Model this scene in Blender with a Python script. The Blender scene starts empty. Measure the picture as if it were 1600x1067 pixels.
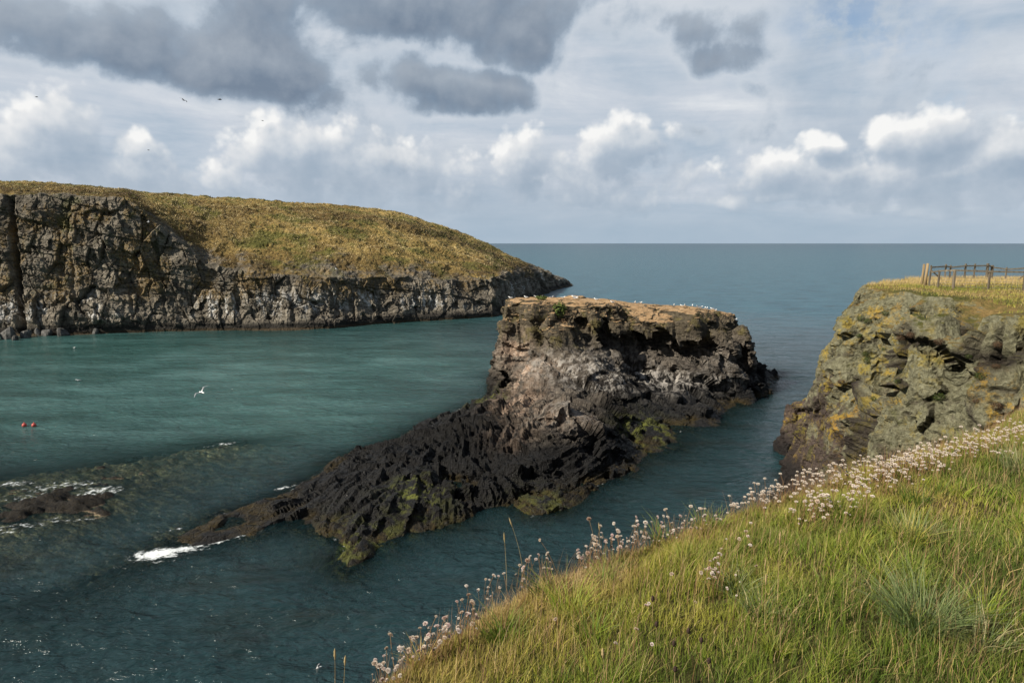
import bpy, math, random
import numpy as np
from mathutils import Vector

rnd = random.Random(7)
rng = np.random.default_rng(7)
C = bpy.context.scene.collection
scn = bpy.context.scene

# ------------------------------------------------------------------ camera
EYE = 20.0                                    # metres above the sea
LENS = 24.0
FPX = 1600 * LENS / 36.0
PITCH = math.atan(153.5 / FPX)
cam_d = bpy.data.cameras.new('camera')
cam_d.lens = LENS
cam_d.sensor_width = 36.0
cam_d.clip_start = 0.05
cam_d.clip_end = 120000
cam = bpy.data.objects.new('camera', cam_d)
C.objects.link(cam)
cam.location = (0, 0, EYE)
cam.rotation_euler = (math.pi / 2 - PITCH, 0, 0)
scn.camera = cam

def ray(px, py):
    u = (px - 800) / FPX
    v = (533.5 - py) / FPX
    c, s = math.cos(PITCH), math.sin(PITCH)
    return u, c + v * s, v * c - s

def at(px, py, z):                            # point seen at a pixel, at height z
    dx, dy, dz = ray(px, py)
    t = (z - EYE) / dz
    return (dx * t, dy * t, z)

def by(px, py, d):                            # point seen at a pixel, d metres out
    dx, dy, dz = ray(px, py)
    t = d / dy
    return (dx * t, d, EYE + dz * t)

# ------------------------------------------------------------------ light
SUN_EL = math.radians(37)
SUN_AZ = math.atan2(-0.87, -0.49)             # from +Y towards +X
sd = Vector((math.sin(SUN_AZ) * math.cos(SUN_EL), math.cos(SUN_AZ) * math.cos(SUN_EL), math.sin(SUN_EL)))
sun_d = bpy.data.lights.new('sun', 'SUN')
sun_d.energy = 5.0
sun_d.angle = math.radians(0.6)
sun_d.color = (1.0, 0.92, 0.79)
sun = bpy.data.objects.new('sun', sun_d)
C.objects.link(sun)
sun.rotation_euler = (-sd).to_track_quat('-Z', 'Y').to_euler()
sun.location = (-60, -20, 80)

scn.view_settings.view_transform = 'Standard'
scn.view_settings.look = 'None'
scn.view_settings.exposure = 0.6
scn.view_settings.gamma = 1.0
scn.cycles.max_bounces = 6
scn.cycles.diffuse_bounces = 2
scn.cycles.glossy_bounces = 2
scn.cycles.transparent_max_bounces = 8
scn.cycles.caustics_reflective = False
scn.cycles.caustics_refractive = False
scn.cycles.use_denoising = True
scn.render.film_transparent = False

# ------------------------------------------------------------------ node helper
class G:
    def __init__(s, tree):
        s.t = tree
        s.n = tree.nodes
        s.l = tree.links

    def _in(s, node, key, val):
        if val is None:
            return
        sock = node.inputs[key]
        if isinstance(val, bpy.types.NodeSocket):
            s.l.new(val, sock)
        else:
            try:
                sock.default_value = val
            except Exception:
                if isinstance(val, (tuple, list)) and len(val) == 3:
                    sock.default_value = (*val, 1)
                else:
                    sock.default_value = (val, val, val)

    def math(s, op, a, b=None, c=None, clamp=False):
        n = s.n.new('ShaderNodeMath')
        n.operation = op
        n.use_clamp = clamp
        s._in(n, 0, a); s._in(n, 1, b); s._in(n, 2, c)
        return n.outputs[0]

    def add(s, a, b, clamp=False): return s.math('ADD', a, b, clamp=clamp)
    def sub(s, a, b, clamp=False): return s.math('SUBTRACT', a, b, clamp=clamp)
    def mul(s, a, b, clamp=False): return s.math('MULTIPLY', a, b, clamp=clamp)
    def mx(s, a, b): return s.math('MAXIMUM', a, b)
    def mn(s, a, b): return s.math('MINIMUM', a, b)

    def vm(s, op, a, b=None, scale=None):
        n = s.n.new('ShaderNodeVectorMath')
        n.operation = op
        s._in(n, 0, a); s._in(n, 1, b)
        if scale is not None:
            s._in(n, 'Scale', scale)
        return n.outputs['Value'] if op in ('DOT_PRODUCT', 'LENGTH', 'DISTANCE') else n.outputs[0]

    def mapping(s, v, loc=(0, 0, 0), scale=(1, 1, 1), rot=(0, 0, 0)):
        n = s.n.new('ShaderNodeMapping')
        s._in(n, 'Vector', v)
        n.inputs['Location'].default_value = loc
        n.inputs['Scale'].default_value = scale
        n.inputs['Rotation'].default_value = rot
        return n.outputs[0]

    def noise(s, v, scale=1.0, detail=4.0, rough=0.55, dist=0.0, color=False, lac=2.0):
        n = s.n.new('ShaderNodeTexNoise')
        s._in(n, 'Vector', v)
        s._in(n, 'Scale', scale)
        n.inputs['Detail'].default_value = detail
        n.inputs['Roughness'].default_value = rough
        n.inputs['Lacunarity'].default_value = lac
        n.inputs['Distortion'].default_value = dist
        return n.outputs['Color'] if color else n.outputs[0]

    def vor(s, v, scale=1.0, feature='F1', detail=0.0, rough=0.5, out='Distance', smooth=None, rand=1.0):
        n = s.n.new('ShaderNodeTexVoronoi')
        n.feature = feature
        s._in(n, 'Vector', v)
        s._in(n, 'Scale', scale)
        if 'Detail' in n.inputs:
            n.inputs['Detail'].default_value = detail
            n.inputs['Roughness'].default_value = rough
        if smooth is not None:
            n.inputs['Smoothness'].default_value = smooth
        n.inputs['Randomness'].default_value = rand
        return n.outputs[out]

    def wave(s, v, scale, dist=3.0, detail=3.0, dscale=1.0, direction='Z'):
        n = s.n.new('ShaderNodeTexWave')
        n.bands_direction = direction
        s._in(n, 'Vector', v)
        n.inputs['Scale'].default_value = scale
        n.inputs['Distortion'].default_value = dist
        n.inputs['Detail'].default_value = detail
        n.inputs['Detail Scale'].default_value = dscale
        return n.outputs['Fac']

    def ss(s, v, a, b):                        # smoothstep a..b -> 0..1
        n = s.n.new('ShaderNodeMapRange')
        n.interpolation_type = 'SMOOTHSTEP'
        s._in(n, 'Value', v)
        if a > b:
            n.inputs[1].default_value, n.inputs[2].default_value = b, a
            n.inputs[3].default_value, n.inputs[4].default_value = 1, 0
        else:
            n.inputs[1].default_value, n.inputs[2].default_value = a, b
            n.inputs[3].default_value, n.inputs[4].default_value = 0, 1
        return n.outputs[0]

    def mix(s, f, a, b):
        n = s.n.new('ShaderNodeMix')
        n.data_type = 'RGBA'
        n.clamp_factor = True
        s._in(n, 0, f)
        for k, v in ((6, a), (7, b)):
            if isinstance(v, bpy.types.NodeSocket):
                s.l.new(v, n.inputs[k])
            else:
                n.inputs[k].default_value = (*v, 1)
        return n.outputs[2]

    def mulc(s, col, f):                       # colour times a value
        return s.vm('SCALE', col, scale=f)

    def ramp(s, f, stops):
        n = s.n.new('ShaderNodeValToRGB')
        s._in(n, 0, f)
        el = n.color_ramp.elements
        while len(el) < len(stops):
            el.new(0.5)
        for e, (p, c) in zip(el, stops):
            e.position = p
            e.color = (*c, 1)
        return n.outputs[0]

    def sep(s, v):
        n = s.n.new('ShaderNodeSeparateXYZ')
        s._in(n, 0, v)
        return n.outputs

    def comb(s, x, y, z):
        n = s.n.new('ShaderNodeCombineXYZ')
        s._in(n, 0, x); s._in(n, 1, y); s._in(n, 2, z)
        return n.outputs[0]

    def attr(s, name, out='Fac'):
        n = s.n.new('ShaderNodeAttribute')
        n.attribute_name = name
        return n.outputs[out]

    def geo(s, out):
        n = s.n.new('ShaderNodeNewGeometry')
        return n.outputs[out]

    def bump(s, h, strength=0.5, dist=0.1, normal=None):
        n = s.n.new('ShaderNodeBump')
        s._in(n, 'Height', h)
        n.inputs['Strength'].default_value = strength
        n.inputs['Distance'].default_value = dist
        if normal is not None:
            s._in(n, 'Normal', normal)
        return n.outputs[0]

    def principled(s, col, rough=0.8, spec=0.3, normal=None, **kw):
        n = s.n.new('ShaderNodeBsdfPrincipled')
        s._in(n, 'Base Color', col)
        s._in(n, 'Roughness', rough)
        s._in(n, 'Specular IOR Level', spec)
        if normal is not None:
            s._in(n, 'Normal', normal)
        for k, v in kw.items():
            s._in(n, k, v)
        return n.outputs[0]

    def out(s, shader):
        o = s.n.new('ShaderNodeOutputMaterial')
        s.l.new(shader, o.inputs['Surface'])

def material(name):
    m = bpy.data.materials.new(name)
    m.use_nodes = True
    m.node_tree.nodes.clear()
    return m, G(m.node_tree)

# ------------------------------------------------------------------ sky: Nishita behind broken cloud
world = bpy.data.worlds.new('World')
scn.world = world
world.use_nodes = True
world.cycles.sampling_method = 'MANUAL'
world.cycles.sample_map_resolution = 512
wt = world.node_tree
wt.nodes.clear()
STR = 0.06

def azel(px, py):
    x, y, z = ray(px, py)
    return math.atan2(x, y), math.atan2(z, math.hypot(x, y))

# cloud lists: pixel centre, half width, half height, weight
DARK = [(150, 66, 180, 56, 1.5), (60, 30, 120, 40, .6), (235, 40, 90, 50, .7), (390, 112, 110, 54, 1.5), (470, 62, 170, 52, .9), (350, 20, 110, 30, .5), (640, 6, 280, 66, 1.6), (500, 20, 170, 44, 1.2),
        (810, 34, 110, 66, 1.4), (750, 74, 110, 36, 1.0), (690, 146, 125, 40, 1.8), (640, 128, 90, 40, 1.2), (560, 160, 150, 46, .75), (480, 180, 90, 26, .4), (1070, 50, 170, 46, .75), (1130, 84, 170, 26, .7), (980, 60, 150, 26, .6), (1230, 60, 120, 30, .45),
        (1010, 40, 80, 40, .8), (1200, 208, 80, 32, .62), (1085, 217, 38, 15, .66), (1560, 185, 90, 26, .62), (940, 140, 40, 14, .4), (1210, 88, 40, 16, .4), (1190, 140, 34, 14, .4),
        (-150, 60, 140, 60, .9), (1330, 120, 130, 44, .38), (640, 245, 110, 30, .3), (1500, 110, 140, 44, .34)]
BRIGHT = [(560, 288, 260, 36, .62), (870, 292, 230, 32, .62), (1390, 288, 270, 38, .72), (90, 268, 220, 46, .7), (85, 222, 82, 66, 1.1), (20, 255, 100, 48, .9), (150, 255, 110, 50, .85), (455, 246, 74, 58, 1.15), (530, 256, 90, 54, 1), (600, 278, 90, 36, .8),
          (640, 265, 50, 38, .9), (740, 280, 70, 34, .8), (812, 256, 52, 50, 1.05), (870, 274, 70, 40, .9), (962, 232, 60, 46, 1.15), (985, 255, 60, 50, .7), (800, 295, 130, 22, .6),
          (930, 278, 80, 34, .7), (1445, 216, 84, 40, 1.2), (1385, 222, 34, 26, .8), (1290, 230, 38, 24, 1.05), (1240, 268, 110, 36, .9), (1330, 268, 120, 40, .9),
          (1430, 270, 170, 44, 1.05), (1550, 250, 120, 44, .85), (1340, 296, 200, 22, .8), (1210, 310, 50, 10, .8), (1430, 330, 40, 10, .75), (1240, 332, 60, 9, .6), (1300, 322, 140, 11, .45), (1480, 292, 30, 9, .7),
          (1060, 312, 130, 14, .55), (-120, 250, 130, 60, .9), (1760, 250, 160, 60, .9), (960, 305, 120, 14, .55), (820, 312, 40, 14, .6), (1580, 300, 40, 14, .6)]

g = G(wt)
tc = wt.nodes.new('ShaderNodeTexCoord')
dirv = g.vm('NORMALIZE', tc.outputs['Generated'])
sky = wt.nodes.new('ShaderNodeTexSky')
sky.sky_type = 'NISHITA'
sky.sun_disc = False
sky.sun_elevation = SUN_EL
sky.sun_rotation = SUN_AZ
sky.air_density = 1.0
sky.dust_density = 1.2
K = 1 / STR
sz = g.sep(dirv)[2]
veilw = g.noise(g.mapping(dirv, (0, 0, 0), (2, 2, 5)), 1.0, 3, .6)
wcol = g.mix(g.mul(g.ss(veilw, .38, .56), .6), sky.outputs[0], (4.6, 5.0, 5.5))
wcol = g.mix(g.ss(sz, .0, -.02), wcol, (.9, 1.3, 1.5))
bgn = wt.nodes.new('ShaderNodeBackground')
wt.links.new(wcol, bgn.inputs['Color'])
bgn.inputs['Strength'].default_value = STR
wo = wt.nodes.new('ShaderNodeOutputWorld')
wt.links.new(bgn.outputs[0], wo.inputs['Surface'])

# ------------------------------------------------------------------ numpy noise and meshing
U = np.uint32
def _h(ix, iy, iz, seed):
    h = (ix.astype(U) * U(0x8da6b343)) ^ (iy.astype(U) * U(0xd8163841)) ^ (iz.astype(U) * U(0xcb1ab31f)) ^ U((seed * 0x9E3779B1) & 0xffffffff)
    h ^= h >> U(15); h *= U(0x2c1b3c6d); h ^= h >> U(12); h *= U(0x297a2d39); h ^= h >> U(15)
    return h

def h01(i, seed=0):
    i = np.asarray(i).astype(np.int64)
    return _h(i, i * 0, i * 0, seed).astype(np.float32) / 4294967295.0

def perlin(x, y, z, seed=0):
    x, y, z = (np.asarray(a, np.float32) for a in np.broadcast_arrays(x, y, z))
    fx, fy, fz = np.floor(x), np.floor(y), np.floor(z)
    ix, iy, iz = fx.astype(np.int64), fy.astype(np.int64), fz.astype(np.int64)
    x = x - fx; y = y - fy; z = z - fz
    u = x * x * x * (x * (x * 6 - 15) + 10)
    v = y * y * y * (y * (y * 6 - 15) + 10)
    w = z * z * z * (z * (z * 6 - 15) + 10)
    def gr(dx, dy, dz):
        h = _h(ix + dx, iy + dy, iz + dz, seed)
        a = (h & U(1023)).astype(np.float32) / 511.5 - 1
        b = ((h >> U(10)) & U(1023)).astype(np.float32) / 511.5 - 1
        c = ((h >> U(20)) & U(1023)).astype(np.float32) / 511.5 - 1
        return a * (x - dx) + b * (y - dy) + c * (z - dz)
    def lp(a, b, t): return a + (b - a) * t
    x00 = lp(gr(0, 0, 0), gr(1, 0, 0), u); x10 = lp(gr(0, 1, 0), gr(1, 1, 0), u)
    x01 = lp(gr(0, 0, 1), gr(1, 0, 1), u); x11 = lp(gr(0, 1, 1), gr(1, 1, 1), u)
    return lp(lp(x00, x10, v), lp(x01, x11, v), w) * 1.3

def fbm(x, y, z, octv=4, seed=0, gain=.5):
    s, a, f = 0, 1.0, 1.0
    for o in range(octv):
        s = s + a * perlin(np.asarray(x) * f, np.asarray(y) * f, np.asarray(z) * f, seed + o * 17)
        a *= gain; f *= 2.03
    return s

def worley(x, y, z, seed=0):
    fx, fy, fz = np.floor(x), np.floor(y), np.floor(z)
    ix, iy, iz = fx.astype(np.int64), fy.astype(np.int64), fz.astype(np.int64)
    n = x.shape
    f1 = np.full(n, 9.0, np.float32); f2 = np.full(n, 9.0, np.float32); cid = np.zeros(n, np.float32)
    for dx in (-1, 0, 1):
        for dy in (-1, 0, 1):
            for dz in (-1, 0, 1):
                h = _h(ix + dx, iy + dy, iz + dz, seed)
                px = fx + dx + (h & U(1023)).astype(np.float32) / 1023
                py = fy + dy + ((h >> U(10)) & U(1023)).astype(np.float32) / 1023
                pz = fz + dz + ((h >> U(20)) & U(1023)).astype(np.float32) / 1023
                d = np.sqrt((x - px) ** 2 + (y - py) ** 2 + (z - pz) ** 2)
                hh = _h(ix + dx, iy + dy, iz + dz, seed + 99).astype(np.float32) / 4294967295.0
                c = d < f1
                f2 = np.where(c, f1, np.minimum(f2, d))
                cid = np.where(c, hh, cid)
                f1 = np.where(c, d, f1)
    return f1, f2, cid

def facets(x, y, z, seed=0):
    """cells that each carry their own random level and tilt: broken, angular faces"""
    fx, fy, fz = np.floor(x), np.floor(y), np.floor(z)
    ix, iy, iz = fx.astype(np.int64), fy.astype(np.int64), fz.astype(np.int64)
    n = x.shape
    f1 = np.full(n, 9.0, np.float32); f2 = np.full(n, 9.0, np.float32); cid = np.zeros(n, np.float32); tl = np.zeros(n, np.float32)
    for dx in (-1, 0, 1):
        for dy in (-1, 0, 1):
            for dz in (-1, 0, 1):
                h = _h(ix + dx, iy + dy, iz + dz, seed)
                ex = x - (fx + dx + (h & U(1023)).astype(np.float32) / 1023)
                ey = y - (fy + dy + ((h >> U(10)) & U(1023)).astype(np.float32) / 1023)
                ez = z - (fz + dz + ((h >> U(20)) & U(1023)).astype(np.float32) / 1023)
                d = np.abs(ex) * .5 + np.abs(ey) * .5 + np.abs(ez) * .5 + .6 * np.sqrt(ex ** 2 + ey ** 2 + ez ** 2)
                h2 = _h(ix + dx, iy + dy, iz + dz, seed + 99)
                t = ex * ((h2 & U(255)).astype(np.float32) / 127.5 - 1) + ey * (((h2 >> U(8)) & U(255)).astype(np.float32) / 127.5 - 1) + ez * (((h2 >> U(16)) & U(255)).astype(np.float32) / 127.5 - 1)
                c = d < f1
                f2 = np.where(c, f1, np.minimum(f2, d))
                cid = np.where(c, (h2 >> U(24)).astype(np.float32) / 255, cid)
                tl = np.where(c, t, tl)
                f1 = np.where(c, d, f1)
    return f2 - f1, cid, tl

def rbf(ctrl, x, y):
    c = np.asarray(ctrl, np.float64)
    n = len(c)
    A = np.ones((n + 1, n + 1)); A[n, n] = 0
    A[:n, :n] = np.hypot(c[:, None, 0] - c[None, :, 0], c[:, None, 1] - c[None, :, 1])
    A[np.arange(n), np.arange(n)] += 1e-4
    w = np.linalg.solve(A, np.append(c[:, 2], 0))
    xs, ys = np.ravel(x), np.ravel(y)
    out = np.empty(len(xs))
    for i in range(0, len(xs), 20000):
        d = np.hypot(xs[i:i + 20000, None] - c[None, :, 0], ys[i:i + 20000, None] - c[None, :, 1])
        out[i:i + 20000] = d @ w[:n] + w[n]
    return out.reshape(np.shape(x))

class Field:                                   # height map on a grid, sampled bilinearly
    def __init__(s, ctrl, x0, x1, y0, y1, h):
        s.x0, s.y0, s.h = x0, y0, h
        s.gx = np.arange(x0, x1, h); s.gy = np.arange(y0, y1, h)
        X, Y = np.meshgrid(s.gx, s.gy, indexing='ij')
        s.H = rbf(ctrl, X, Y).astype(np.float32)
    def __call__(s, x, y):
        fx = np.clip((x - s.x0) / s.h, 0, len(s.gx) - 1.001); fy = np.clip((y - s.y0) / s.h, 0, len(s.gy) - 1.001)
        i = fx.astype(np.int32); j = fy.astype(np.int32)
        a = fx - i; b = fy - j
        H = s.H
        return (H[i, j] * (1 - a) + H[i + 1, j] * a) * (1 - b) + (H[i, j + 1] * (1 - a) + H[i + 1, j + 1] * a) * b

def surface_nets(vol, org, h):
    ins = vol < 0
    cnt = np.zeros(tuple(n - 1 for n in vol.shape), np.int8)
    cor = [(a, b, c) for a in (0, 1) for b in (0, 1) for c in (0, 1)]
    nx, ny, nz = cnt.shape
    for a, b, c in cor:
        cnt += ins[a:a + nx, b:b + ny, c:c + nz]
    act = (cnt > 0) & (cnt < 8)
    ci, cj, ck = np.nonzero(act)
    n = len(ci)
    idx = np.full(cnt.shape, -1, np.int32)
    idx[ci, cj, ck] = np.arange(n)
    acc = np.zeros((n, 3), np.float32); num = np.zeros(n, np.float32)
    for A in cor:
        for ax in range(3):
            if A[ax]:
                continue
            B = list(A); B[ax] = 1
            va = vol[ci + A[0], cj + A[1], ck + A[2]]; vb = vol[ci + B[0], cj + B[1], ck + B[2]]
            m = (va < 0) != (vb < 0)
            t = va[m] / (va[m] - vb[m])
            for q in range(3):
                acc[m, q] += A[q] + (t if q == ax else 0)
            num[m] += 1
    V = np.stack([ci, cj, ck], 1) + acc / num[:, None]
    V = np.asarray(org, np.float32) + V * h
    F = []
    for ax in range(3):
        b, c = (ax + 1) % 3, (ax + 2) % 3
        lo = [slice(1, None)] * 3; hi = [slice(1, None)] * 3
        lo[ax] = slice(0, -1); hi[ax] = slice(1, None)
        lo[b] = lo[c] = hi[b] = hi[c] = slice(1, -1)
        I0 = ins[tuple(lo)]; I1 = ins[tuple(hi)]
        e = np.array(np.nonzero(I0 != I1))
        flip = ~I0[tuple(e)]
        e[b] += 1; e[c] += 1
        def cell(db, dc):
            k = e.copy(); k[b] -= db; k[c] -= dc
            return idx[k[0], k[1], k[2]]
        q = np.stack([cell(1, 1), cell(0, 1), cell(0, 0), cell(1, 0)], 1)
        q[flip] = q[flip][:, ::-1]
        F.append(q)
    F = np.concatenate(F)
    F = F[(F >= 0).all(1)]
    return V, F

def vnormals(V, F):
    a = V[F[:, 2]] - V[F[:, 0]]; b = V[F[:, 3 if F.shape[1] == 4 else 1]] - V[F[:, 1 if F.shape[1] == 4 else 0]]
    fn = np.cross(a, b) if F.shape[1] == 4 else np.cross(V[F[:, 1]] - V[F[:, 0]], V[F[:, 2]] - V[F[:, 0]])
    N = np.zeros_like(V)
    for k in range(3):
        for q in range(F.shape[1]):
            N[:, k] += np.bincount(F[:, q], weights=fn[:, k], minlength=len(V))
    return N / (np.linalg.norm(N, axis=1, keepdims=True) + 1e-9)

def mesh_np(name, V, faces, mats=(), smooth=True, attrs=None, mi=None):
    """faces: list of (m,k) index arrays"""
    me = bpy.data.meshes.new(name)
    faces = [np.asarray(f, np.int32) for f in (faces if isinstance(faces, list) else [faces]) if len(f)]
    nl = sum(f.size for f in faces); nf = sum(len(f) for f in faces)
    me.vertices.add(len(V)); me.loops.add(nl); me.polygons.add(nf)
    me.vertices.foreach_set('co', np.asarray(V, np.float32).ravel())
    me.loops.foreach_set('vertex_index', np.concatenate([f.ravel() for f in faces]))
    tot = np.concatenate([np.full(len(f), f.shape[1], np.int32) for f in faces])
    st_ = np.concatenate([[0], np.cumsum(tot)[:-1]]).astype(np.int32)
    me.polygons.foreach_set('loop_start', st_)
    me.polygons.foreach_set('loop_total', tot)
    me.polygons.foreach_set('use_smooth', np.full(nf, smooth))
    if mi is not None:
        me.polygons.foreach_set('material_index', np.asarray(mi, np.int32))
    for k, v in (attrs or {}).items():
        at_ = me.attributes.new(k, 'FLOAT', 'POINT')
        at_.data.foreach_set('value', np.asarray(v, np.float32))
    for m in mats:
        me.materials.append(m)
    me.update(calc_edges=True)
    me.validate()
    return me

def grid_faces(n, m):
    a = np.arange(n * m).reshape(n, m)
    return np.stack([a[:-1, :-1].ravel(), a[1:, :-1].ravel(), a[1:, 1:].ravel(), a[:-1, 1:].ravel()], 1)

def obj(name, me, parent=None, loc=(0, 0, 0), rot=(0, 0, 0), scale=1.0):
    o = bpy.data.objects.new(name, me)
    C.objects.link(o)
    o.location = loc; o.rotation_euler = rot
    o.scale = (scale,) * 3 if not isinstance(scale, (tuple, list)) else scale
    if parent:
        o.parent = parent
    return o

def tag(o, label=None, cat=None, group=None, kind=None):
    if label: o['label'] = label
    if cat: o['category'] = cat
    if group: o['group'] = group
    if kind: o['kind'] = kind
    return o

class MB:                                      # collects small solid shapes into one mesh
    def __init__(s): s.V, s.F, s.n = [], [], 0
    def _add(s, V, F):
        s.V.append(np.asarray(V, float)); s.F.append([[i + s.n for i in f] for f in F]); s.n += len(V)
    def tube(s, pts, rad, k=6, cap=True):
        pts = [Vector(p) for p in pts]; V = []; F = []
        ref = Vector((0, 0, 1))
        for i, p in enumerate(pts):
            t = (pts[min(i + 1, len(pts) - 1)] - pts[max(i - 1, 0)]).normalized()
            r_ = ref if abs(t.dot(ref)) < .95 else Vector((1, 0, 0))
            a = t.cross(r_).normalized(); b = t.cross(a)
            r = rad[i] if isinstance(rad, (list, tuple)) else rad
            for q in range(k):
                an = 2 * math.pi * q / k
                V.append(p + a * (math.cos(an) * r) + b * (math.sin(an) * r))
        for i in range(len(pts) - 1):
            for q in range(k):
                F.append([i * k + q, i * k + (q + 1) % k, (i + 1) * k + (q + 1) % k, (i + 1) * k + q])
        if cap:
            F.append(list(range(k))[::-1]); F.append([(len(pts) - 1) * k + q for q in range(k)])
        s._add([tuple(v) for v in V], F)
    def bar(s, a, b, w, h):                    # square bar with slightly chamfered section
        a, b = Vector(a), Vector(b); t = (b - a).normalized()
        r_ = Vector((0, 0, 1)) if abs(t.z) < .9 else Vector((0, 1, 0))
        x = t.cross(r_).normalized(); y = x.cross(t)
        sec = []
        c = .18
        for (i, j) in ((1, 1 - c), (1 - c, 1), (-1 + c, 1), (-1, 1 - c), (-1, -1 + c), (-1 + c, -1), (1 - c, -1), (1, -1 + c)):
            sec.append(x * (i * w / 2) + y * (j * h / 2))
        V = [tuple(a + q) for q in sec] + [tuple(b + q) for q in sec]
        F = [[q, (q + 1) % 8, 8 + (q + 1) % 8, 8 + q] for q in range(8)] + [list(range(8))[::-1], list(range(8, 16))]
        s._add(V, F)
    def ball(s, c, r, nu=10, nv=6, fn=None):
        V = [(c[0], c[1], c[2] + (r if not isinstance(r, tuple) else r[2]))]
        R = r if isinstance(r, tuple) else (r, r, r)
        for i in range(1, nv):
            th = math.pi * i / nv
            for j in range(nu):
                ph = 2 * math.pi * j / nu
                k = fn(th, ph) if fn else 1
                V.append((c[0] + R[0] * k * math.sin(th) * math.cos(ph), c[1] + R[1] * k * math.sin(th) * math.sin(ph), c[2] + R[2] * k * math.cos(th)))
        V.append((c[0], c[1], c[2] - R[2]))
        F = [[0, 1 + j, 1 + (j + 1) % nu] for j in range(nu)]
        for i in range(nv - 2):
            for j in range(nu):
                F.append([1 + i * nu + j, 1 + (i + 1) * nu + j, 1 + (i + 1) * nu + (j + 1) % nu, 1 + i * nu + (j + 1) % nu])
        L = len(V) - 1
        F += [[L, 1 + (nv - 2) * nu + (j + 1) % nu, 1 + (nv - 2) * nu + j] for j in range(nu)]
        s._add(V, F)
    def mesh(s, name, mat, smooth=True):
        me = bpy.data.meshes.new(name)
        me.from_pydata([tuple(v) for v in np.concatenate(s.V)], [], [f for fl in s.F for f in fl])
        for p in me.polygons: p.use_smooth = smooth
        if mat: me.materials.append(mat)
        me.update()
        return me

# ------------------------------------------------------------------ the clouded sky over the sea: a dome 60 km out
def cloud_field(A, E, blobs, ws, wa, seed):
    A = A + wa * fbm(A * ws, E * ws, 0 * A, 3, seed); E = E + wa * .7 * fbm(A * ws, E * ws, 0 * A + 7.3, 3, seed + 1)
    f = np.zeros_like(A)
    tot = np.full_like(A, -2.0)
    for (px, py, hw, hh, w) in blobs:
        a, e = azel(px, py)
        a2 = azel(px + hw, py)[0] if abs(px) < 1700 else a + hw / 1100
        e2 = azel(px, py + hh)[1]
        d = w - .5 * w * (((A - a) / (a2 - a)) ** 2 + ((E - e) / (e2 - e)) ** 2)
        k = np.maximum(.18 - np.abs(tot - d), 0) / .18
        tot = np.maximum(tot, d) + k ** 3 * .18 / 6
    return tot
DA, DE = np.meshgrid(np.radians(np.linspace(-66, 66, 420)), np.radians(np.concatenate([np.linspace(-.12, 22, 180), np.linspace(22.5, 42, 30)])), indexing='ij')
RD = 60000.0
V = np.stack([RD * np.cos(DE) * np.sin(DA), RD * np.cos(DE) * np.cos(DA), RD * np.sin(DE)], 2).reshape(-1, 3)
fd = np.clip(cloud_field(DA, DE, DARK, 6, .035, 15), -2, 2); fd1 = np.clip(cloud_field(DA - .012, DE + .022, DARK, 6, .035, 15), -2, 2)
fb_ = np.clip(cloud_field(DA, DE, BRIGHT, 9, .016, 25), -2, 2); fb1 = np.clip(cloud_field(DA - .014, DE + .020, BRIGHT, 9, .016, 25), -2, 2)
mk, g = material('clouded_sky')
sx, sy, sz = g.sep(g.vm('NORMALIZE', g.geo('Position')))
az = g.math('ARCTAN2', sx, sy)
el = g.math('ARCSINE', sz)
P = g.comb(az, el, 0)
skc = mk.node_tree.nodes.new('ShaderNodeTexSky')
for k_ in ('sky_type', 'sun_disc', 'sun_elevation', 'sun_rotation', 'air_density', 'dust_density'):
    setattr(skc, k_, getattr(sky, k_))
g.l.new(g.vm('NORMALIZE', g.geo('Position')), skc.inputs[0]) if len(skc.inputs) else None
blue = g.mulc(skc.outputs[0], .115)
# thin veil of stratus, streaked along the horizon
v1 = g.noise(g.mapping(P, (0, 0, 0), (2.2, 15, 1), (0, 0, math.radians(4))), 1.0, 8, .6, .5)
v2 = g.noise(g.mapping(P, (3, 1, 0), (5, 11, 1), (0, 0, math.radians(-6))), 1.0, 7, .62, .4)
veil = g.add(g.mul(v1, .6), g.mul(v2, .4))
veil_c = g.ramp(veil, [(.34, (.34, .44, .55)), (.45, (.47, .545, .635)), (.54, (.57, .62, .69)), (.66, (.76, .785, .81))])
vg = g.ss(g.noise(g.mapping(P, (7, 2, 0), (3.2, 8.5, 1), (0, 0, math.radians(7))), 1.0, 7, .62, .5), .46, .66)
veil_c = g.mix(g.mul(vg, .55), veil_c, (.39, .465, .555))
veil_c = g.mix(g.mul(g.ss(el, .09, .0), .75), veil_c, (.36, .46, .56))
gapm = g.mul(g.attr('gap'), g.ss(g.noise(P, 16, 6, .65), .40, .58))
cover = g.mul(g.ss(veil, .22, .40), g.sub(1, g.mul(gapm, .8)))
base = g.mix(cover, blue, veil_c)
def dens(at_name, p, nscale, amp, big):
    n1 = g.noise(p, nscale, 8, .58, .15)
    b_ = g.vor(p, nscale * 1.25, 'SMOOTH_F1', 3.0, .55, smooth=.35)
    return g.add(g.attr(at_name), g.add(g.mul(g.sub(n1, .5), amp), g.mul(g.sub(.42, b_), big)))
# dark flat cumulus overhead
d0 = dens('dark', P, 7.0, 3.4, .6); d1 = dens('dark_sunward', g.vm('ADD', P, (-.012, .022, 0)), 7.0, 3.4, .6)
dm = g.ss(d0, -.50, .62)
dcore = g.math('MULTIPLY_ADD', g.sub(g.noise(P, 4.5, 5, .6, .3), .5), .9, g.ss(d0, -.05, 1.0), clamp=True)
drel = g.math('MULTIPLY_ADD', g.sub(d0, d1), .75, .36, clamp=True)
dcol = g.ramp(dcore, [(0, (.62, .665, .72)), (.28, (.39, .465, .555)), (.6, (.21, .28, .37)), (1, (.125, .18, .26))])
dcol = g.mix(g.mul(drel, .40), dcol, (.62, .66, .70))
base = g.mix(g.mul(dm, .88), base, dcol)
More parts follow.
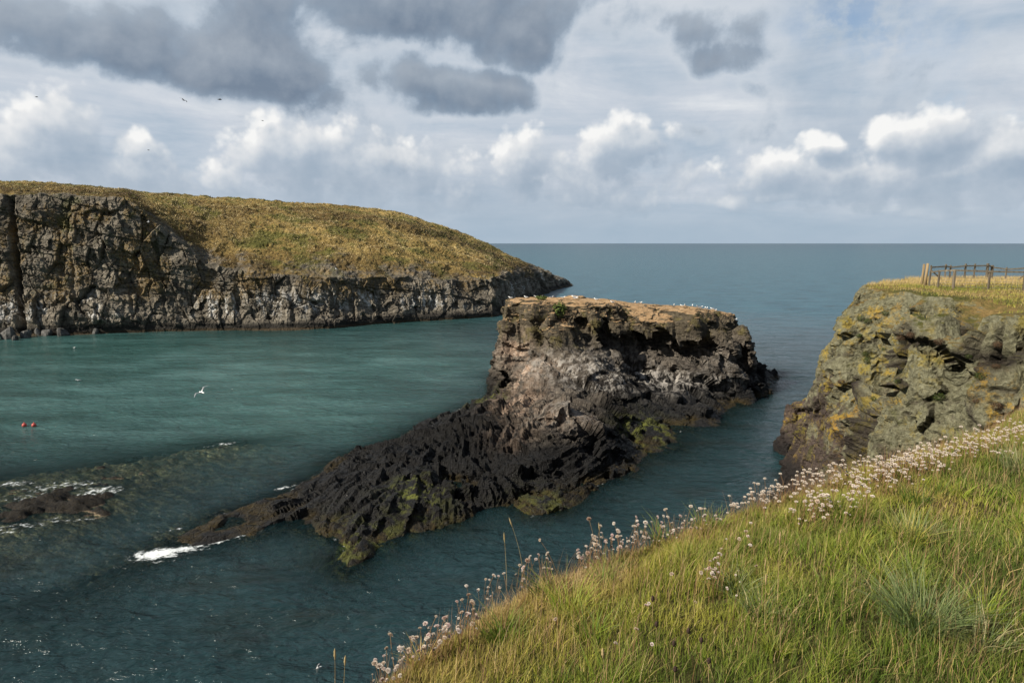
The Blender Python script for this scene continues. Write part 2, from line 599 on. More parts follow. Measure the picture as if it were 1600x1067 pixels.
# sunlit cumulus along the horizon
b0 = dens('bright', P, 15.0, 1.7, 1.1); b1 = dens('bright_sunward', g.vm('ADD', P, (-.014, .020, 0)), 15.0, 1.7, 1.1)
bm = g.ss(b0, -.62, .06)
brel = g.math('MULTIPLY_ADD', g.add(g.mul(g.sub(b0, b1), .40), g.mul(g.sub(g.attr('bright'), g.attr('bright_sunward')), .52)), 1.0, g.math('MULTIPLY_ADD', g.ss(b0, .8, -.1), .18, .20), clamp=True)
bcol = g.ramp(brel, [(0, (.27, .355, .455)), (.34, (.42, .49, .575)), (.62, (.62, .66, .705)), (.88, (.79, .80, .81)), (1, (.90, .90, .89))])
bcol = g.mix(g.mul(g.ss(el, .085, .02), .55), bcol, (.47, .55, .63))
base = g.mix(g.mul(bm, g.math('MULTIPLY_ADD', brel, .4, .6, clamp=True)), base, bcol)
em = mk.node_tree.nodes.new('ShaderNodeEmission')
g.l.new(base, em.inputs['Color'])
em.inputs['Strength'].default_value = .68
g.out(em.outputs[0])
try:
    mk.cycles.emission_sampling = 'NONE'
except Exception:
    pass
a1, e1 = azel(1318, 25)
gapv = np.exp(-(((DA - a1) / .075) ** 2 + ((DE - e1) / .026) ** 2)) + .6 * np.exp(-(((DA - azel(1420, 60)[0]) / .08) ** 2 + ((DE - azel(1420, 75)[1]) / .03) ** 2)) + .5 * np.exp(-(((DA - azel(1560, 200)[0]) / .1) ** 2 + ((DE - azel(1500, 165)[1]) / .02) ** 2))
me = mesh_np('sky', V, grid_faces(*DA.shape), [mk], True, {'dark': fd.ravel(), 'dark_sunward': fd1.ravel(), 'bright': fb_.ravel(), 'bright_sunward': fb1.ravel(), 'gap': np.clip(gapv, 0, 1).ravel()})
tag(obj('sky', me), None, None, None, 'structure')

# ------------------------------------------------------------------ rock materials
def islet_material():
    m, g = material('layered_slate')
    pos = g.geo('Position')
    nrm = g.geo('Normal')
    x, y, z = g.sep(pos)
    nz = g.sep(nrm)[2]
    bed = g.attr('bed'); low = g.attr('low'); pale = g.attr('pale'); bird = g.attr('bird'); alg = g.attr('algae')
    n1 = g.noise(pos, .35, 6, .6)
    n2 = g.noise(pos, 1.7, 7, .65)
    n3 = g.noise(pos, 7, 6, .7)
    fine = g.noise(g.comb(g.mul(x, .35), g.mul(y, .35), g.mul(bed, 16)), 1.3, 6, .68)
    zz = g.add(z, g.mul(g.sub(n1, .5), 2.6))
    dark = g.ramp(n3, [(.25, (.0022, .0021, .0022)), (.52, (.0065, .0061, .0058)), (.68, (.016, .0148, .0138)), (.84, (.05, .046, .042))])
    mid = g.ramp(n2, [(.25, (.040, .035, .030)), (.48, (.115, .098, .080)), (.64, (.18, .155, .125)), (.82, (.28, .25, .205))])
    mid = g.mulc(g.mix(g.ss(fine, .45, .60), mid, g.mulc(mid, .42)), .85)
    top = g.ramp(g.add(g.mul(n2, .6), g.mul(n3, .4)), [(.30, (.020, .017, .013)), (.5, (.075, .062, .042)), (.64, (.13, .105, .066)), (.8, (.22, .18, .11))])
    c = g.mix(g.ss(zz, 2.2, 4.4), dark, mid)
    c = g.mix(g.mul(g.ss(zz, 6.0, 9.5), .85), c, top)
    olive = g.ss(g.noise(pos, .55, 6, .65), .52, .64)
    c = g.mix(g.mul(g.mul(olive, g.ss(zz, 6, 8.5)), .7), c, (.105, .088, .030))
    c = g.mix(g.mul(low, .9), c, dark)
    # paler pinkish patches on the side towards the bay
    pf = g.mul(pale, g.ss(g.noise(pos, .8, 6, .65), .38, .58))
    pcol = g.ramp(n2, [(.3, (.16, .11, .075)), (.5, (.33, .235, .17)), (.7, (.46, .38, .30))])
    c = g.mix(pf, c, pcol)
    # bird lime
    bl = g.noise(g.mapping(pos, (0, 0, 0), (1.3, 1.3, .28)), 1.0, 8, .72)
    bm_ = g.mul(bird, g.ss(bl, .45, .60))
    c = g.mix(g.mul(bm_, .75), c, (.42, .39, .35))
    c = g.mix(g.mul(g.ss(g.noise(pos, 2.6, 5, .7), .70, .76), .6), c, (.45, .43, .40))
    # dry trodden soil on the flat top
    flat = g.mul(g.ss(nz, .70, .90), g.ss(z, 9.0, 10.0))
    soil = g.ramp(g.noise(pos, 1.1, 7, .7), [(.3, (.17, .105, .05)), (.5, (.36, .235, .125)), (.7, (.46, .33, .20))])
    c = g.mix(flat, c, soil)
    # weed and algae above the waterline
    wz = g.add(z, g.mul(g.sub(n2, .5), 1.1))
    weed = g.ramp(n3, [(.25, (.006, .004, .0015)), (.5, (.022, .015, .003)), (.7, (.065, .044, .009)), (.85, (.12, .09, .03))])
    wm = g.mul(g.ss(wz, .8, .2), g.ss(g.noise(pos, .35, 5, .6), .38, .56))
    c = g.mix(g.mul(wm, .9), c, weed)
    gm = g.mul(alg, g.ss(g.noise(pos, .9, 6, .65), .46, .60))
    c = g.mix(g.mul(gm, .8), c, (.115, .125, .018))
    h = g.add(g.add(g.mul(n2, .4), g.mul(n3, .35)), g.mul(fine, 1.3))
    crack = g.vor(g.vm('ADD', pos, g.vm('SCALE', g.noise(pos, 1.3, 3, .6, color=True), scale=.5)), 1.1, 'DISTANCE_TO_EDGE')
    h = g.add(h, g.mul(g.ss(crack, .0, .07), .22))
    wet = g.ss(zz, 4.0, .8)
    rough = g.sub(.9, g.mul(wet, g.mul(g.ss(n2, .35, .7), .6)))
    g.out(g.principled(c, rough, g.add(.12, g.mul(wet, .14)), g.bump(h, .9, .35)))
    return m

def headland_material():
    m, g = material('headland_rock_and_turf')
    pos = g.geo('Position')
    nrm = g.geo('Normal')
    x, y, z = g.sep(pos)
    veg = g.attr('veg'); blk = g.attr('block')
    n1 = g.noise(pos, .06, 6, .6)
    n2 = g.noise(pos, .3, 7, .65)
    n3 = g.noise(pos, 1.5, 6, .7)
    rock = g.ramp(g.add(g.mul(n2, .55), g.mul(n3, .45)), [(.3, (.030, .026, .021)), (.47, (.105, .092, .072)), (.6, (.175, .155, .122)), (.78, (.28, .25, .205))])
    rock = g.mulc(rock, g.add(1.0, g.mul(blk, .65)))
    beds = g.noise(g.mapping(pos, (0, 0, 0), (.15, .15, 2.2), (math.radians(14), math.radians(-8), 0)), 1.0, 5, .65)
    rock = g.mix(g.ss(beds, .52, .62), rock, g.mulc(rock, .62))
    # ochre lichen and dry growth on ledges
    och = g.mul(g.ss(g.noise(g.mapping(pos, (4, 0, 0), (1, 1, .7)), .13, 7, .65), .46, .57), g.mul(g.ss(z, 5, 9), g.ss(n3, .35, .6)))
    rock = g.mix(g.mul(och, .72), rock, g.ramp(n2, [(.3, (.085, .060, .020)), (.55, (.20, .125, .030)), (.75, (.27, .17, .07))]))
    grn = g.mul(g.ss(g.noise(pos, .11, 6, .6, 1.0), .57, .66), g.ss(z, 7, 13))
    rock = g.mix(g.mul(grn, .6), rock, (.055, .062, .018))
    # bird lime low on the cliff
    bl = g.noise(g.mapping(pos, (0, 0, 0), (.75, .75, .16), (0, math.radians(-18), 0)), 1.0, 8, .75)
    band = g.mul(g.ss(z, 2.2, 4.0), g.ss(z, 10.5, 6.0))
    patch = g.ss(g.noise(pos, .075, 4, .6), .46, .57)
    lime = g.mul(g.mul(band, patch), g.ss(bl, .50, .57))
    rock = g.mix(g.mul(lime, .75), rock, (.60, .59, .56))
    # black splash zone, tan weed at the waterline
    zz = g.add(z, g.mul(g.sub(n2, .5), 2.0))
    rock = g.mix(g.mul(g.ss(zz, 2.6, 1.2), .85), rock, (.014, .0135, .013))
    rock = g.mix(g.mul(g.ss(g.add(z, g.mul(n3, .5)), .95, .6), .55), rock, (.070, .050, .026))
    # turf: straw, heather, green
    gpos = g.mapping(pos, (0, 0, 0), (1, 1, 1.7))
    t1 = g.noise(gpos, .05, 6, .62)
    t2 = g.noise(g.mapping(pos, (0, 0, 0), (.35, .35, 1.3)), .55, 7, .7, .6)
    t3 = g.noise(pos, 2.2, 5, .75)
    tv = g.add(g.add(g.mul(t1, .42), g.mul(t2, .36)), g.mul(t3, .22))
    straw = g.ramp(tv, [(.35, (.045, .030, .015)), (.43, (.13, .085, .032)), (.49, (.26, .18, .060)), (.56, (.39, .28, .10)), (.68, (.50, .38, .17))])
    straw = g.mix(g.mul(g.ss(g.noise(pos, .085, 6, .65), .50, .60), .75), straw, g.ramp(t3, [(.3, (.045, .055, .013)), (.6, (.13, .145, .032)), (.8, (.23, .22, .07))]))
    heath = g.ramp(t3, [(.3, (.018, .012, .007)), (.55, (.052, .034, .017)), (.8, (.10, .066, .030))])
    hm = g.attr('heath')
    turf = g.mix(g.mul(hm, g.ss(t2, .36, .56)), straw, heath)
    scr = g.ss(g.noise(pos, .35, 5, .65), .62, .68)
    turf = g.mix(g.mul(scr, .7), turf, (.020, .026, .009))
    vm_ = g.ss(g.add(g.add(veg, g.mul(g.sub(n2, .5), 1.1)), g.mul(g.sub(n1, .5), 1.2)), .40, .60)
    c = g.mix(vm_, rock, turf)
    h = g.add(g.mul(n2, .9), g.add(g.mul(n3, .6), g.mul(beds, .5)))
    hv = g.add(g.mul(t2, .8), g.mul(t3, .9))
    hh = g.add(g.mul(h, g.sub(1, vm_)), g.mul(hv, vm_))
    g.out(g.principled(c, .92, .15, g.bump(hh, .9, 1.0)))
    return m

def lichen_material():
    m, g = material('lichened_cliff_rock')
    pos = g.geo('Position')
    nrm = g.geo('Normal')
    x, y, z = g.sep(pos)
    nx, ny, nz = g.sep(nrm)
    blk = g.attr('block'); cre = g.attr('crevice')
    n1 = g.noise(pos, .22, 6, .6)
    n2 = g.noise(pos, 1.2, 7, .68)
    n3 = g.noise(pos, 3.6, 8, .8)
    rock = g.ramp(g.add(g.mul(n2, .5), g.mul(n3, .5)), [(.3, (.020, .016, .014)), (.5, (.072, .054, .045)), (.66, (.13, .098, .078)), (.82, (.20, .17, .14))])
    lic = g.ramp(n3, [(.28, (.055, .050, .030)), (.45, (.135, .128, .078)), (.6, (.215, .208, .135)), (.8, (.34, .335, .24))])
    lm = g.mul(g.ss(g.add(g.add(g.mul(n1, .55), g.mul(n2, .45)), g.mul(g.sub(z, 10), .022)), .42, .52), g.sub(1, g.mul(cre, .85)))
    c = g.mix(lm, rock, lic)
    ym = g.mul(g.mul(g.ss(g.noise(pos, .38, 4, .6), .44, .60), g.ss(g.noise(pos, 1.5, 8, .8), .49, .57)), g.ss(n3, .30, .5))
    ycol = g.ramp(g.noise(pos, .3, 3, .5), [(.35, (.22, .185, .035)), (.55, (.32, .225, .035)), (.72, (.40, .225, .035))])
    c = g.mix(g.mul(ym, .82), c, ycol)
    ol = g.ss(g.noise(pos, .8, 6, .65, .5), .58, .68)
    c = g.mix(g.mul(ol, .55), c, (.075, .075, .022))
    red = g.mul(g.ss(g.noise(g.vm('ADD', pos, (9, 3, 1)), .28, 5, .6), .58, .68), g.ss(z, 13, 9))
    c = g.mix(g.mul(red, .3), c, (.11, .065, .045))
    c = g.mix(g.mul(cre, .75), c, (.014, .012, .010))
    zz = g.add(z, g.mul(g.sub(n1, .5), 4))
    c = g.mix(g.mul(g.ss(zz, 3.0, 1.2), .9), c, (.013, .012, .012))
    # turf on the flat top
    tz = g.add(nz, g.mul(g.sub(n2, .5), .35))
    tm = g.mul(g.ss(tz, .70, .84), g.ss(z, 14.0, 15.6))
    turf = g.ramp(g.add(g.mul(n1, .6), g.mul(n2, .4)), [(.36, (.055, .065, .016)), (.46, (.10, .088, .026)), (.54, (.20, .135, .05)), (.66, (.33, .235, .10))])
    turf = g.mix(g.mul(g.ss(n3, .5, .7), .5), turf, g.mulc(turf, .45))
    c = g.mix(tm, c, turf)
    crust = g.vor(pos, 3.2, 'F1', 3.0, .6)
    h = g.add(g.add(g.mul(n2, .6), g.mul(n3, .55)), g.mul(crust, .35))
    c = g.mulc(c, g.add(.72, g.mul(g.noise(pos, 16, 4, .7), .62)))
    g.out(g.principled(c, .92, .15, g.bump(h, 1.0, .35)))
    return m

def simple_mat(name, stops, scale=6, rough=.85, spec=.2, bump=.3, bd=.02, stretch=(1, 1, 1), rand=0.0):
    m, g = material(name)
    tc_ = m.node_tree.nodes.new('ShaderNodeTexCoord')
    v = g.mapping(tc_.outputs['Object'], (0, 0, 0), stretch)
    n = g.noise(v, scale, 5, .65)
    c = g.ramp(n, stops)
    if rand:
        oi = m.node_tree.nodes.new('ShaderNodeObjectInfo')
        c = g.mulc(c, g.add(1 - rand, g.mul(oi.outputs['Random'], 2 * rand)))
    g.out(g.principled(c, rough, spec, g.bump(n, bump, bd)))
    return m

# ------------------------------------------------------------------ the headland across the bay
MAT_HEAD = headland_material()
# pixel column : base distance, rock top (distance, pixel row), skyline (distance, pixel row)
HK = [(-700, 140, 150, 296, 205, 280), (-300, 144, 153, 298, 205, 284), (0, 148, 156, 304, 200, 290), (120, 150, 158, 307, 202, 295), (200, 153, 159, 312, 205, 300),
      (235, 154, 160, 342, 207, 303), (276, 155, 161, 378, 210, 306), (322, 156, 162, 414, 214, 309), (400, 157, 163, 428, 224, 315), (430, 158, 164, 430, 228, 317), (515, 160, 167, 436, 240, 322),
      (600, 170, 176, 434, 250, 330), (650, 175, 181, 437, 258, 341), (700, 179, 186, 442, 270, 358), (740, 183, 191, 440, 282, 374), (770, 186, 196, 434, 290, 386),
      (800, 197, 215, 428, 300, 402), (830, 238, 262, 426, 310, 413), (860, 284, 299, 432, 317, 428.5), (880, 308, 316, 439, 322, 437), (893, 321, 325, 446.5, 327, 446.2), (899, 327, 330, 449.2, 331, 449.4)]
HK = np.array(HK, float)
pxs = np.concatenate([np.linspace(-700, -60, 150), np.linspace(-58, 899, 1250)])
kb, kt, ktr, ks, ksr = (np.interp(pxs, HK[:, 0], HK[:, i]) for i in range(1, 6))
u = (pxs - 800) / FPX
def z_at(row, d):
    v = (533.5 - row) / FPX
    c, s = math.cos(PITCH), math.sin(PITCH)
    return EYE + d * (v * c - s) / (c + v * s)
zt = z_at(ktr, kt); zs = z_at(ksr, ks)
zs = np.maximum(zs, zt + .05)
r_un, r_cl, r_sl, r_bk = 8, 150, 150, 40
rows_d, rows_z, rows_v = [], [], []
for i in range(r_un):
    f = i / r_un
    rows_d.append(kb - 7 * (1 - f)); rows_z.append(-3.0 * (1 - f) + 0 * kb); rows_v.append(-.6 + 0 * kb)
for i in range(r_cl):
    f = i / (r_cl - 1)
    dd = kb + (kt - kb) * (0.55 * f ** 1.6 + .45 * np.clip((f - .12) / .2, 0, 1) * f ** .2)
    rows_d.append(dd); rows_z.append(zt * f); rows_v.append(-.5 + .62 * f ** 4 + 0 * kb)
for i in range(1, r_sl + 1):
    f = i / r_sl
    fd = f ** 1.25
    rows_d.append(kt + (ks - kt) * fd); rows_z.append(zt + (zs - zt) * np.sin(fd * math.pi / 2) ** .92)
    rows_v.append(np.minimum(.42 + 1.2 * f, 1) + 0 * kb)
for i in range(1, r_bk + 1):
    f = i / r_bk
    rows_d.append(ks + 90 * f); rows_z.append(zs - (zs + 3) * f ** 1.7); rows_v.append(1 + 0 * kb)
D = np.array(rows_d).T; Z = np.array(rows_z).T; VG = np.array(rows_v).T
# the flank beyond the shoulder and the tip are bare rock
flank = np.clip((pxs - 792) / 30, 0, 1)[:, None]
VG = VG - flank * (.75 - np.clip((Z - 9) / 4, 0, 1) * .55)
# columns turn from camera rays
scale_y = 1.0
V = np.stack([u[:, None] * D / (math.cos(PITCH) + 0 * D) * 0 + 0 * D, D, Z], 2).astype(np.float32)
# x follows the ray through the pixel column at that depth
cz = np.cos(PITCH) * D - np.sin(PITCH) * (Z - EYE)
V[:, :, 0] = u[:, None] * cz
n_, m_ = D.shape
V = V.reshape(-1, 3)
F = grid_faces(n_, m_)
N = -vnormals(V, F)
if N[:, 1].mean() > 0:
    N = -N
x, y, z = V.T
veg = VG.ravel()
rk = 1 - np.clip((veg + .1) / .5, 0, 1)
edge = np.clip(z / 3, .25, 1)
tiltx = x + .18 * z + .6 * fbm(x / 7, y / 7, z / 7, 2, 3)
e1_, cid, t1_ = facets(tiltx / 5.2, y / 6.0, (z - .35 * x) / 7.0, 11)
e2_, cid2, t2_ = facets((x + .35 * z) / 1.7, y / 2.4, (z - .4 * x) / 3.2, 23)
e3_, cid3, t3_ = facets((x + .2 * z) / .75, y / 1.0, (z - .3 * x) / 1.1, 29)
strat = (z + .22 * x + .9 * fbm(x / 12, y / 12, z / 12, 2, 5))
lay = h01(np.floor(strat / .8), 4) - .5 + .6 * (h01(np.floor(strat / 2.3), 8) - .5)
dsp = rk * edge * (1.0 * (cid - .5) + 1.4 * t1_ + .4 * (cid2 - .5) + .6 * t2_ + .2 * (cid3 - .5) + .28 * t3_ + .5 * lay + .5 * fbm(x / 9, y / 9, z / 9, 4, 31) - .3 * np.exp(-(e1_ / .04) ** 2))
dsp += (1 - rk) * (.75 * fbm(x / 24, y / 24, z / 16, 3, 45) + .8 * fbm(x / 5, y / 5, z / 3, 3, 41) + .5 * np.abs(fbm(x / 1.6, y / 1.6, z / 1.6, 2, 43)))
# gullies that cut the rocky foot
big = 1.3 * fbm(x / 22, y / 22, z / 40, 3, 51)
dsp += rk * big
pxv = np.repeat(pxs, m_)
# the black cleft near the left end
cl = np.exp(-((pxv - 17 - (27 - z) * .75 - 2 * perlin(z / 6, 0 * z, 0 * z, 3)) / 4.2) ** 2) * np.clip(z / 3, 0, 1) * (veg < .4)
for (cp, cw, cd, z0, z1) in ((372, 4, 1.6, 0, 12), (455, 5, 1.8, 0, 14), (255, 3, 1.4, 3, 24), (120, 3, 1.3, 5, 28), (590, 4, 1.6, 0, 10), (690, 4, 1.3, 0, 9), (150, 3, 1.2, 0, 12), (205, 3, 1.3, 2, 22)):
    cl2 = np.exp(-((pxv - cp - (z - 8) * -.9 - 3 * perlin(z / 4, 0 * z, 0 * z, cp)) / cw) ** 2) * np.clip((z - z0) / 2, 0, 1) * np.clip((z1 - z) / 3, 0, 1)
    dsp -= cl2 * cd * rk * .45
dsp -= cl * 5.5
V = V + N * dsp[:, None].astype(np.float32) * np.clip((z + 3) / 3, 0, 1)[:, None]
x, y, z = V.T
pp = pxv
heath = np.clip(1 - np.abs(z - zt.repeat(m_) - 1.5) / 4.5, 0, 1) * .9                        # dark belt just above the rock
heath = np.maximum(heath, np.exp(-((Z.ravel() / np.maximum(zs.repeat(m_), 1) - .86) / .06) ** 2) * np.clip((pp - 420) / 120, 0, 1) * .8)
heath = np.maximum(heath, np.clip(1 - np.abs(pp - 300) / 110, 0, 1) * np.clip((24 - np.abs(z - 22) * 3) / 24, 0, 1))
me = mesh_np('headland', V, F[:, ::-1] if vnormals(V, F)[:, 2].mean() < 0 else F, [MAT_HEAD], False,
             {'veg': veg, 'block': np.clip(cid * .6 + cid2 * .4, 0, 1), 'heath': heath})
tag(obj('headland', me), 'long grassy headland with dark cliffs across the bay', None, None, 'structure')
HEAD = (V.reshape(n_, m_, 3), pxs)

HVEG = (veg, heath, N)

# ------------------------------------------------------------------ the rock islet
W0 = [(232, 872), (262, 846), (300, 828), (345, 804), (400, 788), (440, 772), (480, 748), (515, 724), (560, 704), (605, 690), (650, 668), (690, 650), (735, 634), (768, 612),
      (782, 598)]
W1 = [(262, 866), (330, 846), (400, 836), (450, 826), (490, 834), (517, 842), (526, 870), (540, 892), (575, 870), (620, 850), (690, 822), (738, 792),
      (790, 788), (830, 802), (880, 796), (905, 782), (932, 760), (990, 736), (1060, 702), (1120, 662), (1170, 622), (1200, 602), (1215, 588), (1221, 582)]
ctrl = []
for p in W0 + W1:
    ctrl.append(at(*p, 0.0))
# hidden far side
far = [(-3, 101), (3, 108), (12, 111), (22, 111), (31, 110), (38, 109)]
ctrl += [(a, b, 0.) for a, b in far]
for p in [(793, 472, 12.6), (830, 475, 12.5), (860, 478, 12.4), (890, 482, 12.1), (925, 482, 11.9), (960, 480, 11.7), (1000, 481, 11.4), (1030, 485, 11.1),
          (1060, 491, 10.8), (1095, 497, 10.4), (1125, 500, 10.2), (1148, 504, 9.8),
          (790, 467.5, 12.6), (830, 464.5, 12.6), (870, 462.5, 12.6), (935, 466, 12.2), (1000, 471, 11.8), (1060, 474.5, 11.2), (1110, 479, 10.8), (1140, 485, 10.3)]:
    ctrl.append(at(*p))
for p in [(1163, 512, 91.5), (1170, 545, 92.5), (1173, 575, 94), (1181, 588, 94.5), (1187, 586, 99), (1190, 580, 103), (1185, 575, 97), (1205, 578, 101)]:
    ctrl.append(by(*p))
# foot of the upper cliff, bench, buttress, chevron, bay, seaward ledge
for p in [(786, 590, 90), (795, 600, 84.5), (800, 552, 86), (820, 562, 84.5), (850, 560, 84), (880, 556, 84.2), (920, 556, 85), (950, 566, 86.5), (975, 575, 87), (1000, 580, 87.5), (1050, 588, 88), (1100, 590, 88), (1140, 592, 89),
          (850, 592, 77), (900, 582, 78), (940, 584, 79), (955, 596, 77), (965, 640, 75), (985, 640, 75), (820, 610, 76), (800, 628, 76),
          (830, 640, 68), (880, 622, 69), (930, 630, 69), (955, 640, 67), (968, 668, 66.5),
          (840, 641, 63.5), (880, 636, 63.5), (918, 650, 62.5), (800, 658, 62.5), (940, 672, 61), (955, 705, 61), (930, 690, 59.5),
          (840, 700, 57), (800, 705, 57), (880, 700, 57), (860, 750, 53.2), (810, 748, 53), (900, 745, 54.5), (760, 700, 58), (780, 660, 66), (770, 640, 73), (755, 655, 70), (765, 622, 80),
          (1000, 690, 66.2), (1050, 660, 73.5), (1100, 636, 78), (1000, 650, 73.5), (1050, 618, 80), (1120, 612, 85), (1160, 606, 89)]:
    ctrl.append(by(*p))
# the low tail of rock
for p in [(560, 722, 58), (620, 700, 60), (660, 690, 62), (700, 672, 66), (735, 652, 70.5), (480, 768, 52.3), (520, 752, 53), (600, 735, 54.8), (650, 722, 56), (700, 712, 57.2),
          (680, 745, 55.3), (735, 742, 55.2), (560, 762, 50.5), (620, 765, 50.7), (560, 800, 46.2), (600, 800, 46.6), (640, 790, 48), (548, 850, 42.6), (565, 832, 44), (660, 806, 47.6),
          (470, 800, 47.9), (440, 798, 48.2), (420, 790, 49.3), (380, 806, 47.9), (340, 822, 46.2), (300, 842, 44.4), (530, 780, 49.3), (500, 800, 47.8)]:
    ctrl.append(by(*p))
for p in [(800, 472, 12.55), (830, 475, 12.5), (860, 478, 12.4), (890, 482, 12.1), (925, 482, 11.9), (960, 480, 11.7), (1000, 481, 11.4), (1030, 485, 11.1), (1060, 491, 10.8), (1095, 497, 10.4), (1125, 500, 10.2)]:
    a_ = at(*p)                                # crisp brow
    ctrl.append((a_[0], a_[1] - .75, a_[2] - 3.2)); ctrl.append((a_[0], a_[1] + .6, a_[2] + .02))
for yy in (84, 87, 90, 93, 96):                # sheer left wall
    ctrl += [(-2.1, yy, 1.6), (-1.15, yy - .5, 4.0 if yy < 87 else 9.5)] if yy > 85 else [(-2.4, yy, 1.4)]
ctrl += [at(665, 804, .5), at(695, 797, .65), at(728, 787, .75), at(748, 774, 1.0), at(698, 740, 1.5), at(727, 746, 1.7), at(672, 765, .9)]
ctrl.append((*at(705, 764, 0)[:2], -1.1)); ctrl.append((*at(722, 770, 0)[:2], -1.0))
# under water
poly = [np.array(at(*p, 0.0)[:2]) for p in W0] + [np.array(p, float) for p in far] + [np.array(at(*p, 0.0)[:2]) for p in W1[::-1]]
poly = np.array(poly)
cen = poly.mean(0)
for i in range(len(poly)):
    t = poly[(i + 1) % len(poly)] - poly[i - 1]
    nrm = np.array([-t[1], t[0]]) / (np.linalg.norm(t) + 1e-6)
    # outward side: the polygon runs clockwise seen from above
    for dd, zz in ((1.6, -1.0), (5.0, -3.2)):
        q = poly[i] + nrm * dd
        if np.hypot(*(poly - q).T).min() > dd * .7:
            ctrl.append((q[0], q[1], zz))
# drowned shelf beyond the tip and the drowned spur
for p in [(540, 920, -.45), (560, 900, -.4), (600, 872, -.55), (200, 890, -.35), (160, 900, -.6), (120, 925, -.8), (60, 960, -1.0), (230, 900, -.5), (300, 880, -.7), (0, 985, -1.1), (520, 880, -.9), (200, 930, -.9), (640, 870, -1)]:
    ctrl.append(at(*p))
ISL = Field(ctrl, -40, 56, 26, 120, .3)
GX_, GY_ = np.meshgrid(ISL.gx, ISL.gy, indexing='ij')
ISL.H = np.minimum(ISL.H, np.interp(GX_, [-3, 8, 14, 20, 26, 30, 34], [12.6, 12.5, 12.0, 11.35, 10.75, 10.2, 9.4]) + .22 * fbm(GX_ / 5, GY_ / 3, 0 * GX_, 3, 55)).astype(np.float32)   # the level top
h = .2
bx0, bx1, by0, by1, bz0, bz1 = -31, 46, 36, 113, -1.6, 14.2
gx = np.arange(bx0, bx1, h, dtype=np.float32); gy = np.arange(by0, by1, h, dtype=np.float32); gz = np.arange(bz0, bz1, h, dtype=np.float32)

def coarse(fn, k=4):                           # smooth 3-D noise evaluated on every k-th voxel, then interpolated
    cx = np.arange(0, len(gx) + k, k); cy = np.arange(0, len(gy) + k, k); czz = np.arange(0, len(gz) + k, k)
    A = fn(*np.meshgrid(bx0 + cx * h, by0 + cy * h, bz0 + czz * h, indexing='ij')).astype(np.float32)
    for ax, n in ((0, len(gx)), (1, len(gy)), (2, len(gz))):
        q = np.arange(n) / k; i = q.astype(int); f = (q - i).astype(np.float32)
        sh = [1, 1, 1]; sh[ax] = n
        f = f.reshape(sh)
        A = np.take(A, i, ax) * (1 - f) + np.take(A, i + 1, ax) * f
    return A

wx = coarse(lambda x, y, z: .75 * fbm(x / 6, y / 6, z / 3.2, 3, 61))
wy = coarse(lambda x, y, z: .85 * fbm(x / 6, y / 6, z / 3.2, 3, 71))
att = np.clip(1.25 - ISL(gx[:, None] + 0 * gy[None, :], gy[None, :] + 0 * gx[:, None])[:, :, None] / 16, .4, 1).astype(np.float32) * np.clip(ISL(*np.meshgrid(gx, gy, indexing='ij')) / 3, .3, 1)[:, :, None].astype(np.float32)
vol = np.empty((len(gx), len(gy), len(gz)), np.float32)
for k in range(len(gz)):
    X, Y = np.meshgrid(gx, gy, indexing='ij')
    a = att[:, :, 0]
    # ledges: the outline steps in and out from bed to bed
    st_ = (h01(np.floor((gz[k] + .06 * X) / .9), 3) - .5) * .55 + (h01(np.floor((gz[k] + .05 * X) / 2.1), 5) - .5) * .7
    st_ = st_ * np.clip((gz[k] - 2) / 3, 0, 1)
    vol[:, :, k] = gz[k] - ISL(X + wx[:, :, k] * a + st_ * .15, Y + wy[:, :, k] * a + st_)
del wx, wy
def carve(c, r, pw=2):
    i0, i1 = np.searchsorted(gx, [c[0] - r[0] * 1.3, c[0] + r[0] * 1.3]); j0, j1 = np.searchsorted(gy, [c[1] - r[1] * 1.3, c[1] + r[1] * 1.3])
    k0, k1 = np.searchsorted(gz, [c[2] - r[2] * 1.3, c[2] + r[2] * 1.3])
    X, Y, Z_ = np.meshgrid(gx[i0:i1], gy[j0:j1], gz[k0:k1], indexing='ij')
    d = 1 - np.sqrt(((X - c[0]) / r[0]) ** 2 + ((Y - c[1]) / r[1]) ** 2 + ((Z_ - c[2]) / r[2]) ** 2) + .28 * fbm(X / 1.8, Y / 1.8, Z_ / 1.2, 3, 81)
    vol[i0:i1, j0:j1, k0:k1] = np.maximum(vol[i0:i1, j0:j1, k0:k1], d * min(r))
for (px, py, d, r) in ((942, 530, 87.5, (2.2, 3.2, 3.2)), (1003, 535, 88.8, (3.9, 3.2, 2.6)), (985, 560, 87.5, (3.0, 2.6, 1.5)), (1085, 545, 89, (3.6, 2.8, 1.7)), (1150, 560, 91.5, (2.0, 2.6, 2.4)), (1040, 555, 88, (2.4, 2.2, 1.2)),
                       (828, 560, 82, (1.5, 1.5, .8)), (868, 655, 61.0, (1.9, 1.3, .8)), (910, 505, 86.5, (1.2, 1.4, .8)), (712, 758, 54.3, (1.5, 1.3, .95))):
    carve(by(px, py, d), r)
